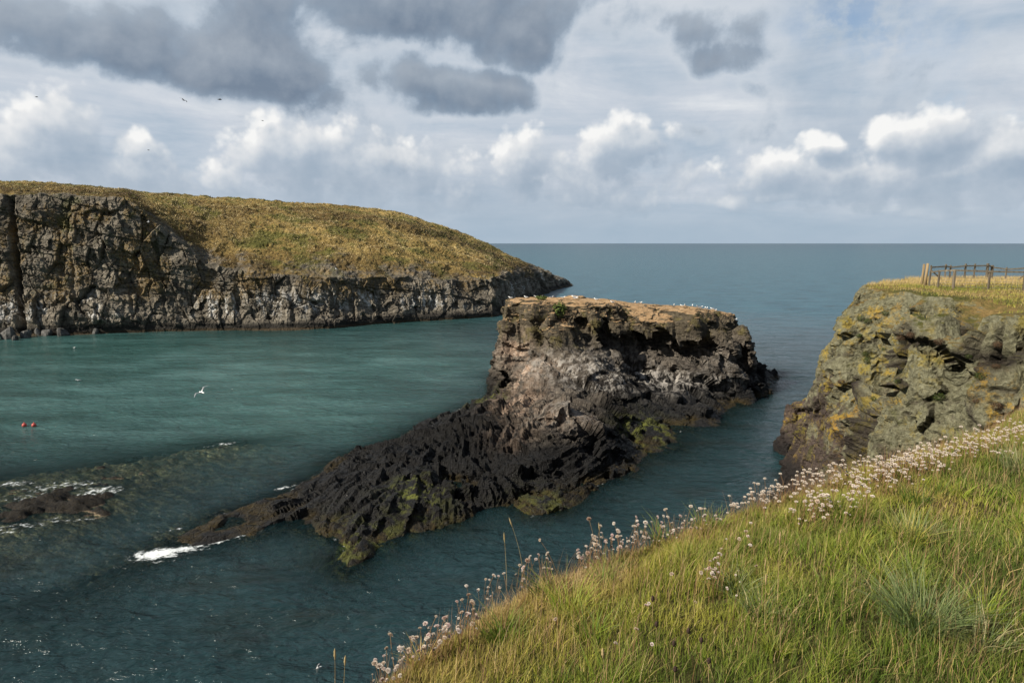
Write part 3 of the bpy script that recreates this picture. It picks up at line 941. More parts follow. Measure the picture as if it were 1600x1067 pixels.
# two big tilted slabs in front of the stack: polygon in plan, plane on top
def slab(corners, drop):
    P3 = np.array([by(*c_) for c_ in corners])
    A_ = np.column_stack([P3[:, :2], np.ones(len(P3))])
    pl_, *_ = np.linalg.lstsq(A_, P3[:, 2], rcond=None)
    i0, i1 = np.searchsorted(gx, [P3[:, 0].min() - 1, P3[:, 0].max() + 1]); j0, j1 = np.searchsorted(gy, [P3[:, 1].min() - 1, P3[:, 1].max() + 1])
    X, Y = np.meshgrid(gx[i0:i1], gy[j0:j1], indexing='ij')
    wb = .35 * fbm(X / 2.2, Y / 2.2, 0 * X, 2, 87)
    sdp = np.full(X.shape, -99.0)
    cc = P3[:, :2].mean(0)
    for a_, b_ in zip(P3, np.roll(P3, -1, 0)):
        t_ = b_[:2] - a_[:2]; nn_ = np.array([t_[1], -t_[0]]) / np.hypot(*t_)
        if nn_ @ (cc - a_[:2]) > 0: nn_ = -nn_
        sdp = np.maximum(sdp, (X - a_[0]) * nn_[0] + (Y - a_[1]) * nn_[1])
    top_ = pl_[0] * X + pl_[1] * Y + pl_[2]
    for k in range(len(gz)):
        vol[i0:i1, j0:j1, k] = np.minimum(vol[i0:i1, j0:j1, k], np.maximum(np.maximum(sdp + wb, gz[k] - top_ - .4 * wb), (top_ - drop) - gz[k]))
slab(((846, 546, 84.5), (962, 556, 85.5), (968, 606, 76.5), (905, 628, 73.5), (836, 618, 75)), 7)
slab(((866, 634, 66.5), (930, 650, 65), (937, 684, 60), (885, 672, 60)), 5)
slab(((968, 478, 92), (1050, 484, 92), (1052, 506, 88.6), (1000, 500, 88.4)), 1.6)
vol += .12 * coarse(lambda x, y, z: fbm(x / 1.4, y / 1.4, z / .9, 2, 91), 2)
V, F = surface_nets(vol, (bx0, by0, bz0), h)
del vol
x, y, z = V.T
N = vnormals(V, F)
# bedding: flat in the stack, bent round the fold in front of it, along the ridge on the tail
fc = np.array(by(985, 792, 50.5)); rx = np.hypot((x - fc[0]) * 1.0, (z - fc[2]) * 2.4 + (y - fc[1]) * .42)
wfold = np.exp(-(((x - 4) / 8) ** 2 + ((y - 57) / 9) ** 2))
wtail = np.clip((2 - x) / 8, 0, 1) * np.clip((68 - y) / 8, 0, 1)
wp = .5 * fbm(x / 5, y / 5, z / 5, 3, 101)
q_flat = z + .10 * x + wp
q_tail = (.58 * x - .62 * y) * .75 + z * .8 + wp * .55
q = q_flat * (1 - np.clip(wfold + wtail, 0, 1)) + (rx + wp * .6) * wfold + q_tail * wtail * (1 - wfold)
calm = np.zeros_like(x)
for (px_, py_, d_, r_) in ((900, 590, 79, 4.6), (860, 600, 77, 3.4), (940, 600, 78, 3.6), (905, 655, 62.5, 2.6), (850, 600, 80, 3), (840, 500, 86, 4), (1090, 515, 88.5, 4), (1060, 600, 86, 6)):
    c_ = by(px_, py_, d_)
    calm = np.maximum(calm, np.exp(-(((x - c_[0]) ** 2 + (y - c_[1]) ** 2 + (z - c_[2]) ** 2) / r_ ** 2)))
calm = 1 - .62 * calm
patchy = np.clip(.75 + 1.1 * fbm(x / 4.5, y / 4.5, z / 3, 2, 79), .12, 1.3)
def layers(q, T, s): return h01(np.floor(q / T), s) - .5
e0_, cid0, t0_ = facets((x + .5 * z) / 3.4, y / 3.4, z / 4.5, 25)          # joint blocks shift the beds against each other
q = q + (cid0 - .5) * 1.3 * (1 - .30 * wtail) + .22 * perlin(q / 1.9, 0 * q, 0 * q, 77)
fr = q / .62 - np.floor(q / .62)
hz_ = np.clip(z / 1.0 + .4, .2, 1)
up = np.clip(N[:, 2], 0, 1) * np.clip((z - 8.5) / 1.5, 0, 1)
dsp = hz_ * (1 - .8 * up) * calm * patchy * (1 + .35 * wtail + .4 * wfold) * (.22 * layers(q, .62, 1) + .50 * layers(q, 1.7, 2) + .15 * layers(q, .31, 6) + .14 * (fr - .5))
e1_, cid, t1_ = facets((x + .4 * z) / 2.6, y / 2.6, q / 1.9, 5)
e2_, cid2, t2_ = facets((x + .3 * z) / 1.0, y / 1.0, q / .8, 15)
dsp += hz_ * (1 - .85 * up) * (1 - .30 * np.clip(wtail + wfold, 0, 1)) * calm * (.28 * (cid - .5) + .62 * t1_ + .10 * (cid2 - .5) + .20 * t2_) + hz_ * (1 - .8 * up) * (1 - .55 * wtail) * (.6 * (cid0 - .5) + 1.15 * t0_) + .05 * fbm(x / .9, y / .9, z / .6, 3, 111)
V = V + N * dsp[:, None]
x, y, z = V.T
def blob(px, py, d, r, zr=None):
    c = by(px, py, d)
    return np.exp(-(((x - c[0]) / r) ** 2 + ((y - c[1]) / r) ** 2 + ((z - c[2]) / (zr or r)) ** 2))
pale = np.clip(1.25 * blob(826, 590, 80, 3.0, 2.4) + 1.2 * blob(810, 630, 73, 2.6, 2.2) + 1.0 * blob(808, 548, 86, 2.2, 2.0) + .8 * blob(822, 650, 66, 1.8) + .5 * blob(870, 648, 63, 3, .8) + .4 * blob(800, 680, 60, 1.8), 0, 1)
bird = np.clip(blob(890, 572, 81, 5.5, 1.6) + .9 * blob(940, 595, 77, 3.5, 1.5) + blob(1060, 588, 88, 9, .9) + .9 * blob(1120, 575, 89, 3, 2.2) + .7 * blob(1000, 590, 87, 4, 1.0) + .55 * blob(890, 640, 63, 3.5, 1.2) + .5 * blob(985, 575, 88, 3.5, 3), 0, 1)
alg = np.clip(blob(1005, 672, 69, 4, 1.5) + blob(545, 868, 42.5, 2, 1.5) + .9 * blob(655, 765, 51, 2.2, 1.0) + .6 * blob(650, 785, 48.6, 2, 1) + .8 * blob(770, 622, 80, 3, 1.5) + .5 * blob(850, 790, 50, 2.5, 1) + .4 * blob(600, 835, 45, 4, 1), 0, 1)
low = np.clip((6.0 - z) / 2.0, 0, 1) * np.clip((x - 7) / 3, 0, 1) * np.clip((z - 1) * 0 + (88 - y) / 6, 0, 1)
low = np.maximum(low, np.clip((2 - x) / 6, 0, 1) * np.clip((74 - y) / 8, 0, 1))
MAT_ISL = islet_material()
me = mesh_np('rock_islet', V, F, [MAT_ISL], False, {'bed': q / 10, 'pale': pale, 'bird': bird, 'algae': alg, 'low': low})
tag(obj('rock_islet', me), 'flat topped dark layered rock islet with a low rocky tail in the bay', 'rock islet')

# ------------------------------------------------------------------ the drowned reef and its awash rock on the left
RC = [(*at(px, py, 0)[:2], zz) for px, py, zz in
      [(-120, 775, -.5), (0, 748, -.35), (60, 742, -.3), (150, 730, -.2), (200, 722, -.25), (300, 702, -.2), (360, 692, -.12), (400, 686, -.4), (440, 684, -1.1), (60, 765, -.2), (120, 760, -.1), (180, 760, -.2),
       (240, 745, -.35), (330, 712, -.3), (20, 800, -.05), (50, 795, .55), (85, 788, .75), (110, 786, .7), (140, 792, .35), (165, 800, .0), (15, 808, .3), (0, 820, .15), (-40, 815, .5), (-90, 820, .4),
       (100, 812, -.25), (180, 790, -.3), (40, 830, -.35), (0, 850, -.6), (120, 835, -.9), (220, 780, -.8), (320, 740, -1.2), (420, 710, -1.6), (80, 870, -1.6), (-100, 870, -1), (0, 730, -1.2), (150, 710, -1.2),
       (300, 686, -1.2), (-120, 745, -1.4), (0, 710, -2.4), (200, 690, -2.4), (400, 670, -2.4), (480, 690, -2.4), (250, 830, -2.4), (100, 920, -2.6), (-150, 920, -2.4), (-150, 720, -2.4), (400, 760, -2.4)]]
REEF = Field(RC, -75, -10, 36, 80, .3)
def reef_h(X, Y):
    rid = (.42 * X - .9 * Y)
    return REEF(X, Y) - .20 + .62 * fbm(X / 2.4, Y / 1.7, 0 * X, 5, 131, .62) + .14 * (h01(np.floor((rid + 1.0 * fbm(X / 4, Y / 4, 0 * X, 2, 9)) / .7), 2) - .5)
gxr = np.arange(-66, -18, .16); gyr = np.arange(41, 74, .16)
X, Y = np.meshgrid(gxr, gyr, indexing='ij')
Zr = reef_h(X, Y)
V = np.stack([X, Y, Zr], 2).reshape(-1, 3)
F = grid_faces(*X.shape)
F = F[(V[F][:, :, 2].max(1) > -1.9)]
used, inv = np.unique(F, return_inverse=True)
mr, g = material('wet_weedy_rock')
pos = g.geo('Position'); zz = g.sep(pos)[2]
n2 = g.noise(pos, 1.1, 6, .65); n3 = g.noise(pos, 5, 6, .7)
dry = g.ramp(n3, [(.3, (.004, .0036, .003)), (.55, (.014, .011, .007)), (.8, (.05, .035, .014))])
sub = g.ramp(g.add(g.mul(n2, .6), g.mul(n3, .4)), [(.34, (.05, .038, .028)), (.5, (.20, .15, .10)), (.64, (.40, .33, .18)), (.8, (.5, .45, .25))])
c = g.mix(g.ss(zz, .02, -.12), dry, sub)
g.out(g.principled(c, .7, .2, g.bump(g.add(n2, n3), .9, .25)))
me = mesh_np('reef_rock', V[used], inv.reshape(F.shape), [mr], True)
tag(obj('reef_rock', me), 'low weedy reef mostly awash with a black rock breaking the surface', 'reef')

# ------------------------------------------------------------------ the sea
def sea():
    pys = np.concatenate([380.35 + np.geomspace(.15, 60, 160), np.linspace(441, 1067, 640)[0:], [1100, 1180, 1300, 1500, 1900, 2600]])
    dep = np.array([-math.atan2(ray(800, p)[2], ray(800, p)[1]) for p in pys])
    R = EYE / np.tan(np.maximum(dep, 3.2e-4))
    R = np.sort(R)
    an = np.concatenate([np.radians(np.linspace(-178, -50, 60)), np.radians(np.linspace(-49, 49, 1000)), np.radians(np.linspace(50, 178, 60))])
    A, RR = np.meshgrid(an, R, indexing='ij')
    X = RR * np.sin(A); Y = RR * np.cos(A)
    near = np.clip(1.3 - RR / 260, 0, 1) * np.clip((np.radians(52) - np.abs(A)) * 20, 0, 1)
    # swell running into the bay and chop across it
    wrp = 2.5 * fbm(X / 30, Y / 30, 0 * X, 2, 201)
    Zw = .055 * np.sin((X * .35 + Y * .94 + wrp) * 2 * math.pi / 7.3) + .09 * fbm((X * .8 + Y * .6) / 2.8, (X * -.6 + Y * .8) / 6, 0 * X, 3, 203) + .035 * fbm(X / .8, Y / .8, 0 * X, 2, 207)
    Z = Zw * near
    iv = ISL(X, Y); rv = REEF(X, Y)
    inI = (X > -39) & (X < 55) & (Y > 27) & (Y < 119); inR = (X > -74) & (X < -11) & (Y > 37) & (Y < 79)
    # thickness of water over the rock
    dI = np.where(inI, -iv, 9); dR = np.where(inR, -rv, 9)
    depth = np.minimum(dI, dR)
    clear = np.exp(-np.clip(depth - .15, 0, 9) / 1.7) * (depth < 4)
    fo = np.zeros_like(X)
    def fb(px, py, rx_, ry_, w, ang=0):
        c = at(px, py, 0)
        nonlocal fo
        ca, sa = math.cos(ang), math.sin(ang)
        dx, dy = X - c[0], Y - c[1]
        a, b = dx * ca + dy * sa, -dx * sa + dy * ca
        fo = np.maximum(fo, w * np.exp(-((a / rx_) ** 2 + (b / ry_) ** 2)))
    for f in ((248, 866, 1.9, 1.1, 1.15, .3), (285, 858, 2.0, .7, .95, .4), (325, 846, 2.2, .55, .85, .4), (380, 836, 2.0, .5, .6, .4), (262, 876, 1.6, .5, .6, .3),
              (160, 768, 2.6, 1.5, .72, .2), (100, 760, 4.5, 2.0, .60, .2), (60, 776, 4, 1.5, .55, .1), (20, 756, 2.4, .8, .7, .2), (40, 822, 3, .7, .62, .2), (120, 812, 3, .5, .6, .3), (10, 830, 3, .8, .5, 0),
              (352, 694, 1.4, .7, .70, .3), (325, 698, .8, .4, .55, .3), (612, 690, 2.2, .45, .95, .75), (640, 680, 1.4, .4, .8, .75), (725, 640, 1.8, .6, .85, .6), (695, 650, 1.5, .5, .8, .6), (738, 632, 1.2, .6, .9, .4),
              (445, 762, 1.3, .4, .8, .6), (430, 778, .8, .4, .7, .6), (270, 826, 1.6, .3, .62, .4), (830, 808, 1.0, .5, .45, 0), (560, 868, 2.0, .5, .35, .5)):
        fb(*f)
    # thin broken swash where the water meets rock
    sw = .52 * np.exp(-((depth - .02) / .16) ** 2) * np.clip(.35 + 1.3 * fbm(X / 3.5, Y / 3.5, 0 * X, 3, 231), 0, 1)
    fo = np.maximum(fo, np.where(inI | inR, sw, 0))
    return X, Y, Z, depth, clear, fo, near, A.shape

X, Y, Z, depth, clear, foam, near, shp = sea()
V = np.stack([X, Y, Z], 2).reshape(-1, 3)
F = grid_faces(*shp)
# colour of the water body: clear green over sand inside the bay, blue outside, deep and dark by the weedy shelf
def sm(a, lo, hi):
    t = np.clip((a - lo) / (hi - lo), 0, 1)
    return t * t * (3 - 2 * t)
wob = 14 * fbm(X / 45, Y / 45, 0 * X, 3, 211)
sand = sm(-X + .1 * Y + wob, -2, 34) * sm(Y + wob * .8, 52, 74) * (1 - .55 * sm(Y + .2 * X + wob, 112, 150))
offs = sm(Y + .55 * X + wob * 1.2, 150, 260)
mw, g = material('sea_water')
pos = g.geo('Position')
sand_a, off_a, clr, foa = g.attr('sand'), g.attr('offshore'), g.attr('clear'), g.attr('foam')
px_, py_, pz_ = g.sep(pos)
flat = g.comb(px_, py_, 0)
v1 = g.noise(flat, .035, 5, .6)
v2 = g.noise(g.mapping(flat, (0, 0, 0), (.06, .16, 1)), 1.0, 5, .65)
deep = (.011, .031, .035)
c = g.mix(sand_a, deep, g.ramp(g.add(g.mul(v1, .5), g.mul(v2, .5)), [(.36, (.012, .042, .036)), (.5, (.032, .085, .080)), (.62, (.062, .135, .130))]))
c = g.mix(off_a, c, g.ramp(v2, [(.35, (.026, .074, .104)), (.6, (.044, .112, .146))]))
c = g.mix(g.mul(g.attr('horizon'), .8), c, (.020, .055, .088))
kelp = g.ss(g.noise(g.mapping(flat, (0, 0, 0), (.14, .24, 1), (0, 0, .5)), 1.0, 5, .6), .50, .66)
c = g.mix(g.mul(g.mul(kelp, g.sub(1, sand_a)), .45), c, (.012, .016, .012))
w1 = g.noise(g.mapping(flat, (0, 0, 0), (.85, 1.35, 1), (0, 0, math.radians(-20))), 1.0, 4, .6, .6)
w2 = g.noise(g.mapping(flat, (5, 0, 0), (2.8, 3.8, 1), (0, 0, math.radians(25))), 1.0, 4, .6, .4)
w3 = g.noise(g.mapping(flat, (0, 3, 0), (.12, .30, 1), (0, 0, math.radians(-12))), 1.0, 4, .55, .4)
hgt = g.add(g.add(g.mul(w1, .35), g.mul(w2, .07)), g.mul(w3, .8))
nrm = g.bump(hgt, 1.0, 1.0)
body = g.principled(c, g.add(.14, g.mul(off_a, .16)), g.sub(.46, g.mul(off_a, .34)), nrm, IOR=1.33)
gl = mw.node_tree.nodes.new('ShaderNodeBsdfTransparent')
gl.inputs[0].default_value = (.80, .92, .86, 1)
fres = mw.node_tree.nodes.new('ShaderNodeFresnel')
fres.inputs['IOR'].default_value = 1.33
g.l.new(nrm, fres.inputs['Normal'])
tfac = g.mul(g.mul(clr, .9), g.sub(1, fres.outputs[0]))
mxs = mw.node_tree.nodes.new('ShaderNodeMixShader')
g.l.new(tfac, mxs.inputs[0]); g.l.new(body, mxs.inputs[1]); g.l.new(gl.outputs[0], mxs.inputs[2])
# foam: torn lace where the swell breaks, thin streaks and a few whitecaps elsewhere
wp = g.vm('ADD', flat, g.vm('SCALE', g.vm('SUBTRACT', g.noise(flat, .9, 4, .6, color=True), (.5, .5, .5)), scale=1.6))
lace = g.vor(wp, 1.5, 'DISTANCE_TO_EDGE', 2.0, .6)
ln = g.noise(flat, 2.2, 7, .72)
fm = g.ss(g.add(g.sub(foa, g.mul(lace, 1.5)), g.mul(g.sub(ln, .5), 2.2)), .42, .98)
fm = g.mul(fm, g.ss(foa, .03, .2))
cap = g.mul(g.ss(g.noise(g.mapping(flat, (0, 0, 0), (.16, .42, 1), (0, 0, -.3)), 1.0, 3, .6), .75, .785), g.ss(ln, .5, .62))
capm = g.mul(cap, g.math('MULTIPLY_ADD', sand_a, .35, .12))
fm = g.mx(fm, capm)
foamb = g.principled((.72, .76, .76), .8, .2)
mxf = mw.node_tree.nodes.new('ShaderNodeMixShader')
g.l.new(g.mul(fm, .92), mxf.inputs[0]); g.l.new(mxs.outputs[0], mxf.inputs[1]); g.l.new(foamb, mxf.inputs[2])
g.out(mxf.outputs[0])
if vnormals(V, F)[:, 2].mean() < 0:
    F = F[:, ::-1]
me = mesh_np('sea', V, F, [mw], True, {'horizon': sm(np.log10(np.maximum(Y, 1)), 2.7, 3.9).ravel(), 'sand': sand.ravel(), 'offshore': offs.ravel(), 'clear': clear.ravel(), 'foam': foam.ravel()})
tag(obj('sea', me), None, None, None, 'structure')
ms = simple_mat('sea_floor_sand', [(.3, (.02, .035, .03)), (.7, (.05, .07, .055))], .05)
V = np.array([(-400, -200, -6), (600, -200, -6), (600, 700, -6), (-400, 700, -6)], float)
tag(obj('seabed', mesh_np('seabed', V, np.array([[0, 1, 2, 3]]), [ms])), None, None, None, 'structure')

# ------------------------------------------------------------------ the promontory on the right
pc = []
for p in [(1350, 450, 45), (1340, 462, 44), (1380, 458, 43), (1400, 470, 39.5), (1430, 486, 36), (1470, 490, 34.5), (1530, 490, 33), (1600, 492, 31), (1700, 495, 28.5), (1800, 497, 26),
          (1375, 444, 50), (1405, 436, 55), (1440, 434.5, 58), (1520, 437, 62), (1600, 438, 62), (1440, 443, 46), (1500, 447, 45), (1600, 457, 42), (1700, 470, 37), (1480, 438, 53), (1550, 440, 54), (1640, 448, 50),
          (1322, 486, 45.5), (1316, 510, 46), (1296, 555, 48), (1276, 600, 50), (1256, 660, 52.5), (1234, 706, 55), (1240, 735, 53), (1268, 735, 49),
          (1320, 600, 45.2), (1350, 600, 42.5), (1400, 600, 39.2), (1450, 600, 36.6), (1500, 600, 34.2), (1600, 600, 30.2), (1350, 530, 43), (1400, 530, 39.6), (1450, 530, 36.8), (1500, 540, 34.3), (1600, 545, 30.6), (1700, 560, 27.5),
          (1300, 680, 45.5), (1350, 680, 41.5), (1400, 690, 38.6), (1450, 680, 36), (1500, 660, 33.7), (1600, 640, 29.8), (1700, 660, 26.8)]:
    pc.append(by(*p))
for p in [(24.9, 58.5, 0), (23.0, 53, 0), (22.0, 46, 0), (21, 40, 0), (20, 33, 0), (19, 26, 0), (17.5, 20, 0), (27, 61, 0), (28, 68, 0), (36, 72, 0), (46, 74, 0),
          (23.6, 59.2, -3), (21.6, 53, -3), (20, 44, -3), (18, 32, -3), (16, 20, -3), (25.8, 64, -3), (28, 72, -3), (46, 78, -3), (26, 64, 5), (32, 67, 6), (44, 68, 8), (40, 60, 16.4), (48, 58, 16.4), (48, 40, 17.2), (40, 30, 17.2), (48, 20, 18), (30, 20, 17.6), (26, 16, 17.6)]:
    pc.append(p)
for p in [(1350, 450, 45), (1380, 458, 43), (1400, 470, 39.5), (1430, 486, 36), (1470, 490, 34.5), (1530, 490, 33), (1600, 492, 31), (1700, 495, 28.5)]:
    a_ = by(*p)                                # crisp brow
    pc.append((a_[0] - .75, a_[1] - .35, a_[2] - 2.0)); pc.append((a_[0] + .7, a_[1] + .35, a_[2] + .05))
PRO = Field(pc, 10, 56, 14, 82, .3)
GX_, GY_ = np.meshgrid(PRO.gx, PRO.gy, indexing='ij')
PRO.H = np.minimum(PRO.H, np.interp(GY_, [14, 26, 33, 40, 46, 54, 62, 70], [17.8, 17.0, 16.65, 16.9, 17.25, 17.2, 16.75, 16.2]) + .12 * fbm(GX_ / 4, GY_ / 4, 0 * GX_, 3, 57)).astype(np.float32)
h = .16
bx0, bx1, by0, by1, bz0, bz1 = 14.5, 44, 25, 68, -1.2, 18.6
gx = np.arange(bx0, bx1, h, dtype=np.float32); gy = np.arange(by0, by1, h, dtype=np.float32); gz = np.arange(bz0, bz1, h, dtype=np.float32)
wx = coarse(lambda x, y, z: .35 * fbm(x / 4, y / 4, z / 3.4, 3, 301))
wy = coarse(lambda x, y, z: .35 * fbm(x / 4, y / 4, z / 3.4, 3, 311))
X, Y = np.meshgrid(gx, gy, indexing='ij')
vol = np.empty((len(gx), len(gy), len(gz)), np.float32)
for k in range(len(gz)):
    vol[:, :, k] = gz[k] - PRO(X + wx[:, :, k], Y + wy[:, :, k])
del wx, wy
V, F = surface_nets(vol, (bx0, by0, bz0), h)
del vol
x, y, z = V.T
N = vnormals(V, F)
steep = 1 - np.clip((N[:, 2] - .55) / .3, 0, 1) * np.clip((z - 14) / 1.5, 0, 1)
# big slabs leaning to the sea, cut by diagonal joints
a = y * .82 + z * .55; b = -y * .5 + z * .85
wq = .35 * fbm(x / 3, y / 3, z / 3, 2, 321)
e1_, cid, t1_ = facets(a / 5.4 + wq, b / 7.0, x / 8, 7)
e2_, cid2, t2_ = facets(a / 1.5 + wq, b / 2.1, x / 2.4, 9)
e3_, cid3, t3_ = facets(a / .5 + wq, b / .62, x / .7, 13)
cre = np.exp(-(e1_ / .045) ** 2)
cre2 = np.exp(-(e2_ / .05) ** 2)
steep *= (1 - .85 * np.clip((z - 14.8) / 1.6, 0, 1)) * (.5 + .5 * np.clip((z - 4) / 7, 0, 1))
dsp = steep * (.8 * (cid - .5) + 1.7 * t1_ - .3 * cre + .28 * (cid2 - .5) + .55 * t2_ - .12 * cre2 + .12 * (cid3 - .5) + .19 * t3_ + .08 * fbm(x / .9, y / .9, z / .9, 4, 331) + .3 * fbm(x / 5, y / 5, z / 5, 2, 341))
# one deep overhung crack under the lichened slab
def crack(p0, p1, w, dep):
    global dsp, cre
    A0, A1 = np.array(by(*p0)), np.array(by(*p1))
    t = A1 - A0; L2 = (t * t).sum()
    q = np.stack([x, y, z], 1)
    s = np.clip(((q - A0) @ t) / L2, 0, 1)
    d = np.linalg.norm(q - (A0 + s[:, None] * t), axis=1)
    k = np.exp(-(d / w) ** 2)
    dsp -= dep * k * steep
    cre = np.maximum(cre, k)
for cc in (((1378, 600, 40.3), (1432, 638, 37.4), .45, 1.0), ((1432, 640, 37.4), (1475, 575, 35.4), .35, .8), ((1385, 610, 40), (1400, 690, 38.5), .8, 1.0), ((1300, 600, 46), (1275, 640, 48), .4, .8), ((1475, 575, 35.4), (1470, 520, 35.7), .3, .5),
           ((1440, 640, 37), (1475, 680, 35), .4, .7), ((1345, 640, 42.5), (1320, 700, 44), .35, .6)):
    crack(*cc)
V = V + N * dsp[:, None]
MAT_LIC = lichen_material()
me = mesh_np('cliff', V, F, [MAT_LIC], False, {'block': cid, 'crevice': np.clip(cre * .95 + cre2 * .5, 0, 1) * steep})
tag(obj('cliff', me), 'lichened cliff promontory with dry turf on top', None, None, 'structure')

# ------------------------------------------------------------------ clifftop where the camera stands
RIM = [at(px, py, zz)[:2] for px, py, zz in ((470, 1170, 18.33), (560, 1085, 18.31), (660, 1008, 18.29), (760, 950, 18.26), (900, 888, 18.24), (1080, 828, 18.22), (1180, 798, 18.2), (1330, 758, 18.17), (1480, 715, 18.13), (1600, 672, 18.10))]
EDGE = np.array([(-8, -9), (-5.2, -4), (-3, -.8), (-1.7, .7)] + RIM + [(8.6, 9.0), (10.5, 9.6), (14, 11.6), (17, 14), (19.5, 17.5), (20.6, 22), (21.3, 26.5)], float)
tt = np.concatenate([[0], np.cumsum(np.hypot(*np.diff(EDGE, axis=0).T))])
ts = np.arange(0, tt[-1], .06)
def cr(t):                                     # smooth curve through the edge points
    out = []
    for k in range(2):
        P_ = EDGE[:, k]
        m_ = np.gradient(P_, tt)
        i = np.clip(np.searchsorted(tt, t) - 1, 0, len(tt) - 2)
        hh = tt[i + 1] - tt[i]; s = (t - tt[i]) / hh
        out.append((2 * s ** 3 - 3 * s ** 2 + 1) * P_[i] + (s ** 3 - 2 * s ** 2 + s) * hh * m_[i] + (-2 * s ** 3 + 3 * s ** 2) * P_[i + 1] + (s ** 3 - s ** 2) * hh * m_[i + 1])
    return np.stack(out, 1)
EC = cr(ts)
EC += (.05 * perlin(ts / .8, 0 * ts, 0 * ts, 401) + .10 * perlin(ts / 2.2, 0 * ts, 0 * ts, 403))[:, None] * np.array([[.6, -.8]])
ET = np.gradient(EC, axis=0); ET /= np.linalg.norm(ET, axis=1, keepdims=True)
EN = np.stack([ET[:, 1], -ET[:, 0]], 1)        # inland side
k = 25
for c_ in range(2):
    EN[:, c_] = np.convolve(np.pad(EN[:, c_], k, mode='edge'), np.ones(2 * k + 1) / (2 * k + 1), 'valid')
EN /= np.linalg.norm(EN, axis=1, keepdims=True)

def top_z(X, Y):
    base = 18.42 - .030 * Y + .022 * np.clip(X, -6, 30) + .0
    return base + .07 * fbm(X / 1.6, Y / 1.6, 0 * X, 3, 411) + .035 * fbm(X / .45, Y / .45, 0 * X, 2, 413)

def lip(s):                                    # drop towards the rim
    return -.14 * np.clip(1 - s / .9, 0, 1) ** 2
sin_ = np.concatenate([np.linspace(0, 3.2, 54), np.geomspace(3.4, 30, 24)])
over = [(-.05, .06), (-.13, .16), (-.22, .32), (-.30, .55), (-.36, .9), (-.45, 1.5), (-.55, 2.3), (-.8, 3.5), (-1.0, 5), (-1.3, 7), (-1.6, 9), (-2.0, 11.5), (-2.6, 14), (-3.2, 16.5), (-4, 19), (-5, 21)]
rows = []
for s in sin_[::-1]:
    XY = EC + EN * s
    rows.append(np.column_stack([XY, top_z(*XY.T) + lip(s)]))
zr = rows[-1][:, 2]
for (s, dz) in over:
    am = min(1, dz / 2)
    XY = EC + EN * (s + am * (.9 * fbm(ts / 3, 0 * ts + dz / 3, 0 * ts, 3, 421) + .25 * fbm(ts / .6, 0 * ts + dz / .8, 0 * ts, 2, 423)))[:, None]
    rows.append(np.column_stack([XY, zr - dz]))
GV = np.stack(rows, 1)
V = GV.reshape(-1, 3)
F = grid_faces(*GV.shape[:2])
if vnormals(V, F)[:, 2].mean() < 0:
    F = F[:, ::-1]
mg, g = material('clifftop_turf_and_soil')
pos = g.geo('Position'); nzz = g.sep(g.geo('Normal'))[2]
n1 = g.noise(pos, 2.2, 6, .65); n2 = g.noise(pos, 14, 6, .7)
turf = g.ramp(g.add(g.mul(n1, .5), g.mul(n2, .5)), [(.34, (.020, .020, .007)), (.5, (.050, .048, .015)), (.62, (.11, .085, .032)), (.78, (.17, .13, .06))])
soil = g.ramp(g.noise(pos, 1.4, 7, .7), [(.3, (.03, .022, .016)), (.55, (.10, .072, .05)), (.75, (.19, .15, .105))])
c = g.mix(g.ss(nzz, .35, .6), soil, turf)
g.out(g.principled(c, .95, .1, g.bump(g.add(n1, n2), .8, .03)))
tag(obj('clifftop', mesh_np('clifftop', V, F, [mg], True)), 'grassy clifftop rim in the foreground', None, None, 'structure')

# ------------------------------------------------------------------ grass on the clifftop
def blades(base, hgt, wid, lean_dir, lean, attrs, segs=3):
    n = len(base)
    wd = rng.uniform(0, 2 * math.pi, n)
    side = np.stack([np.cos(wd), np.sin(wd), 0 * wd], 1)
    L = np.stack([np.cos(lean_dir), np.sin(lean_dir), 0 * wd], 1)
    V = []
    for i in range(segs + 1):
        f = i / segs
        c = base + np.array([0, 0, 1.0]) * (hgt * (f - .28 * lean * f * f))[:, None] + L * (hgt * lean * f ** 1.8)[:, None]
        w = wid * (1 - f ** 1.6)
        if i < segs:
            V += [c - side * (w / 2)[:, None], c + side * (w / 2)[:, None]]
        else:
            V += [c]
    nv = 2 * segs + 1
    V = np.stack(V, 1).reshape(-1, 3)
    o = np.arange(n)[:, None] * nv
    Q = np.concatenate([o + np.array([[2 * i, 2 * i + 1, 2 * i + 3, 2 * i + 2]]) for i in range(segs - 1)]) if segs > 1 else np.zeros((0, 4), int)
    T = o + np.array([[2 * segs - 2, 2 * segs - 1, 2 * segs]])
    tip = np.tile(np.concatenate([np.repeat(np.arange(segs) / segs, 2), [1.0]]), n)
    at_ = {k: np.repeat(v, nv) for k, v in attrs.items()}
    at_['tip'] = tip
    return V, [Q, T], at_

def grass_mat(name, stops, dry=(.36, .27, .11), trans=.35):
    m, g = material(name)
    hue = g.attr('hue'); tip = g.attr('tip'); val = g.attr('val')
    c = g.ramp(hue, stops)
    c = g.mix(g.mul(g.mul(tip, tip), .45), c, dry)
    c = g.mulc(c, g.add(.6, g.mul(val, .8)))
    p = g.principled(c, .55, .25)
    t = m.node_tree.nodes.new('ShaderNodeBsdfTranslucent')
    g.l.new(g.mulc(c, 1.1), t.inputs['Color'])
    mx = m.node_tree.nodes.new('ShaderNodeMixShader')
    mx.inputs[0].default_value = trans
    g.l.new(p, mx.inputs[1]); g.l.new(t.outputs[0], mx.inputs[2])
    g.out(mx.outputs[0])
    return m
MG = grass_mat('grass_blades', [(0, (.050, .105, .011)), (.25, (.130, .205, .016)), (.5, (.25, .27, .030)), (.68, (.35, .30, .065)), (.84, (.43, .31, .12)), (1, (.52, .39, .21))])

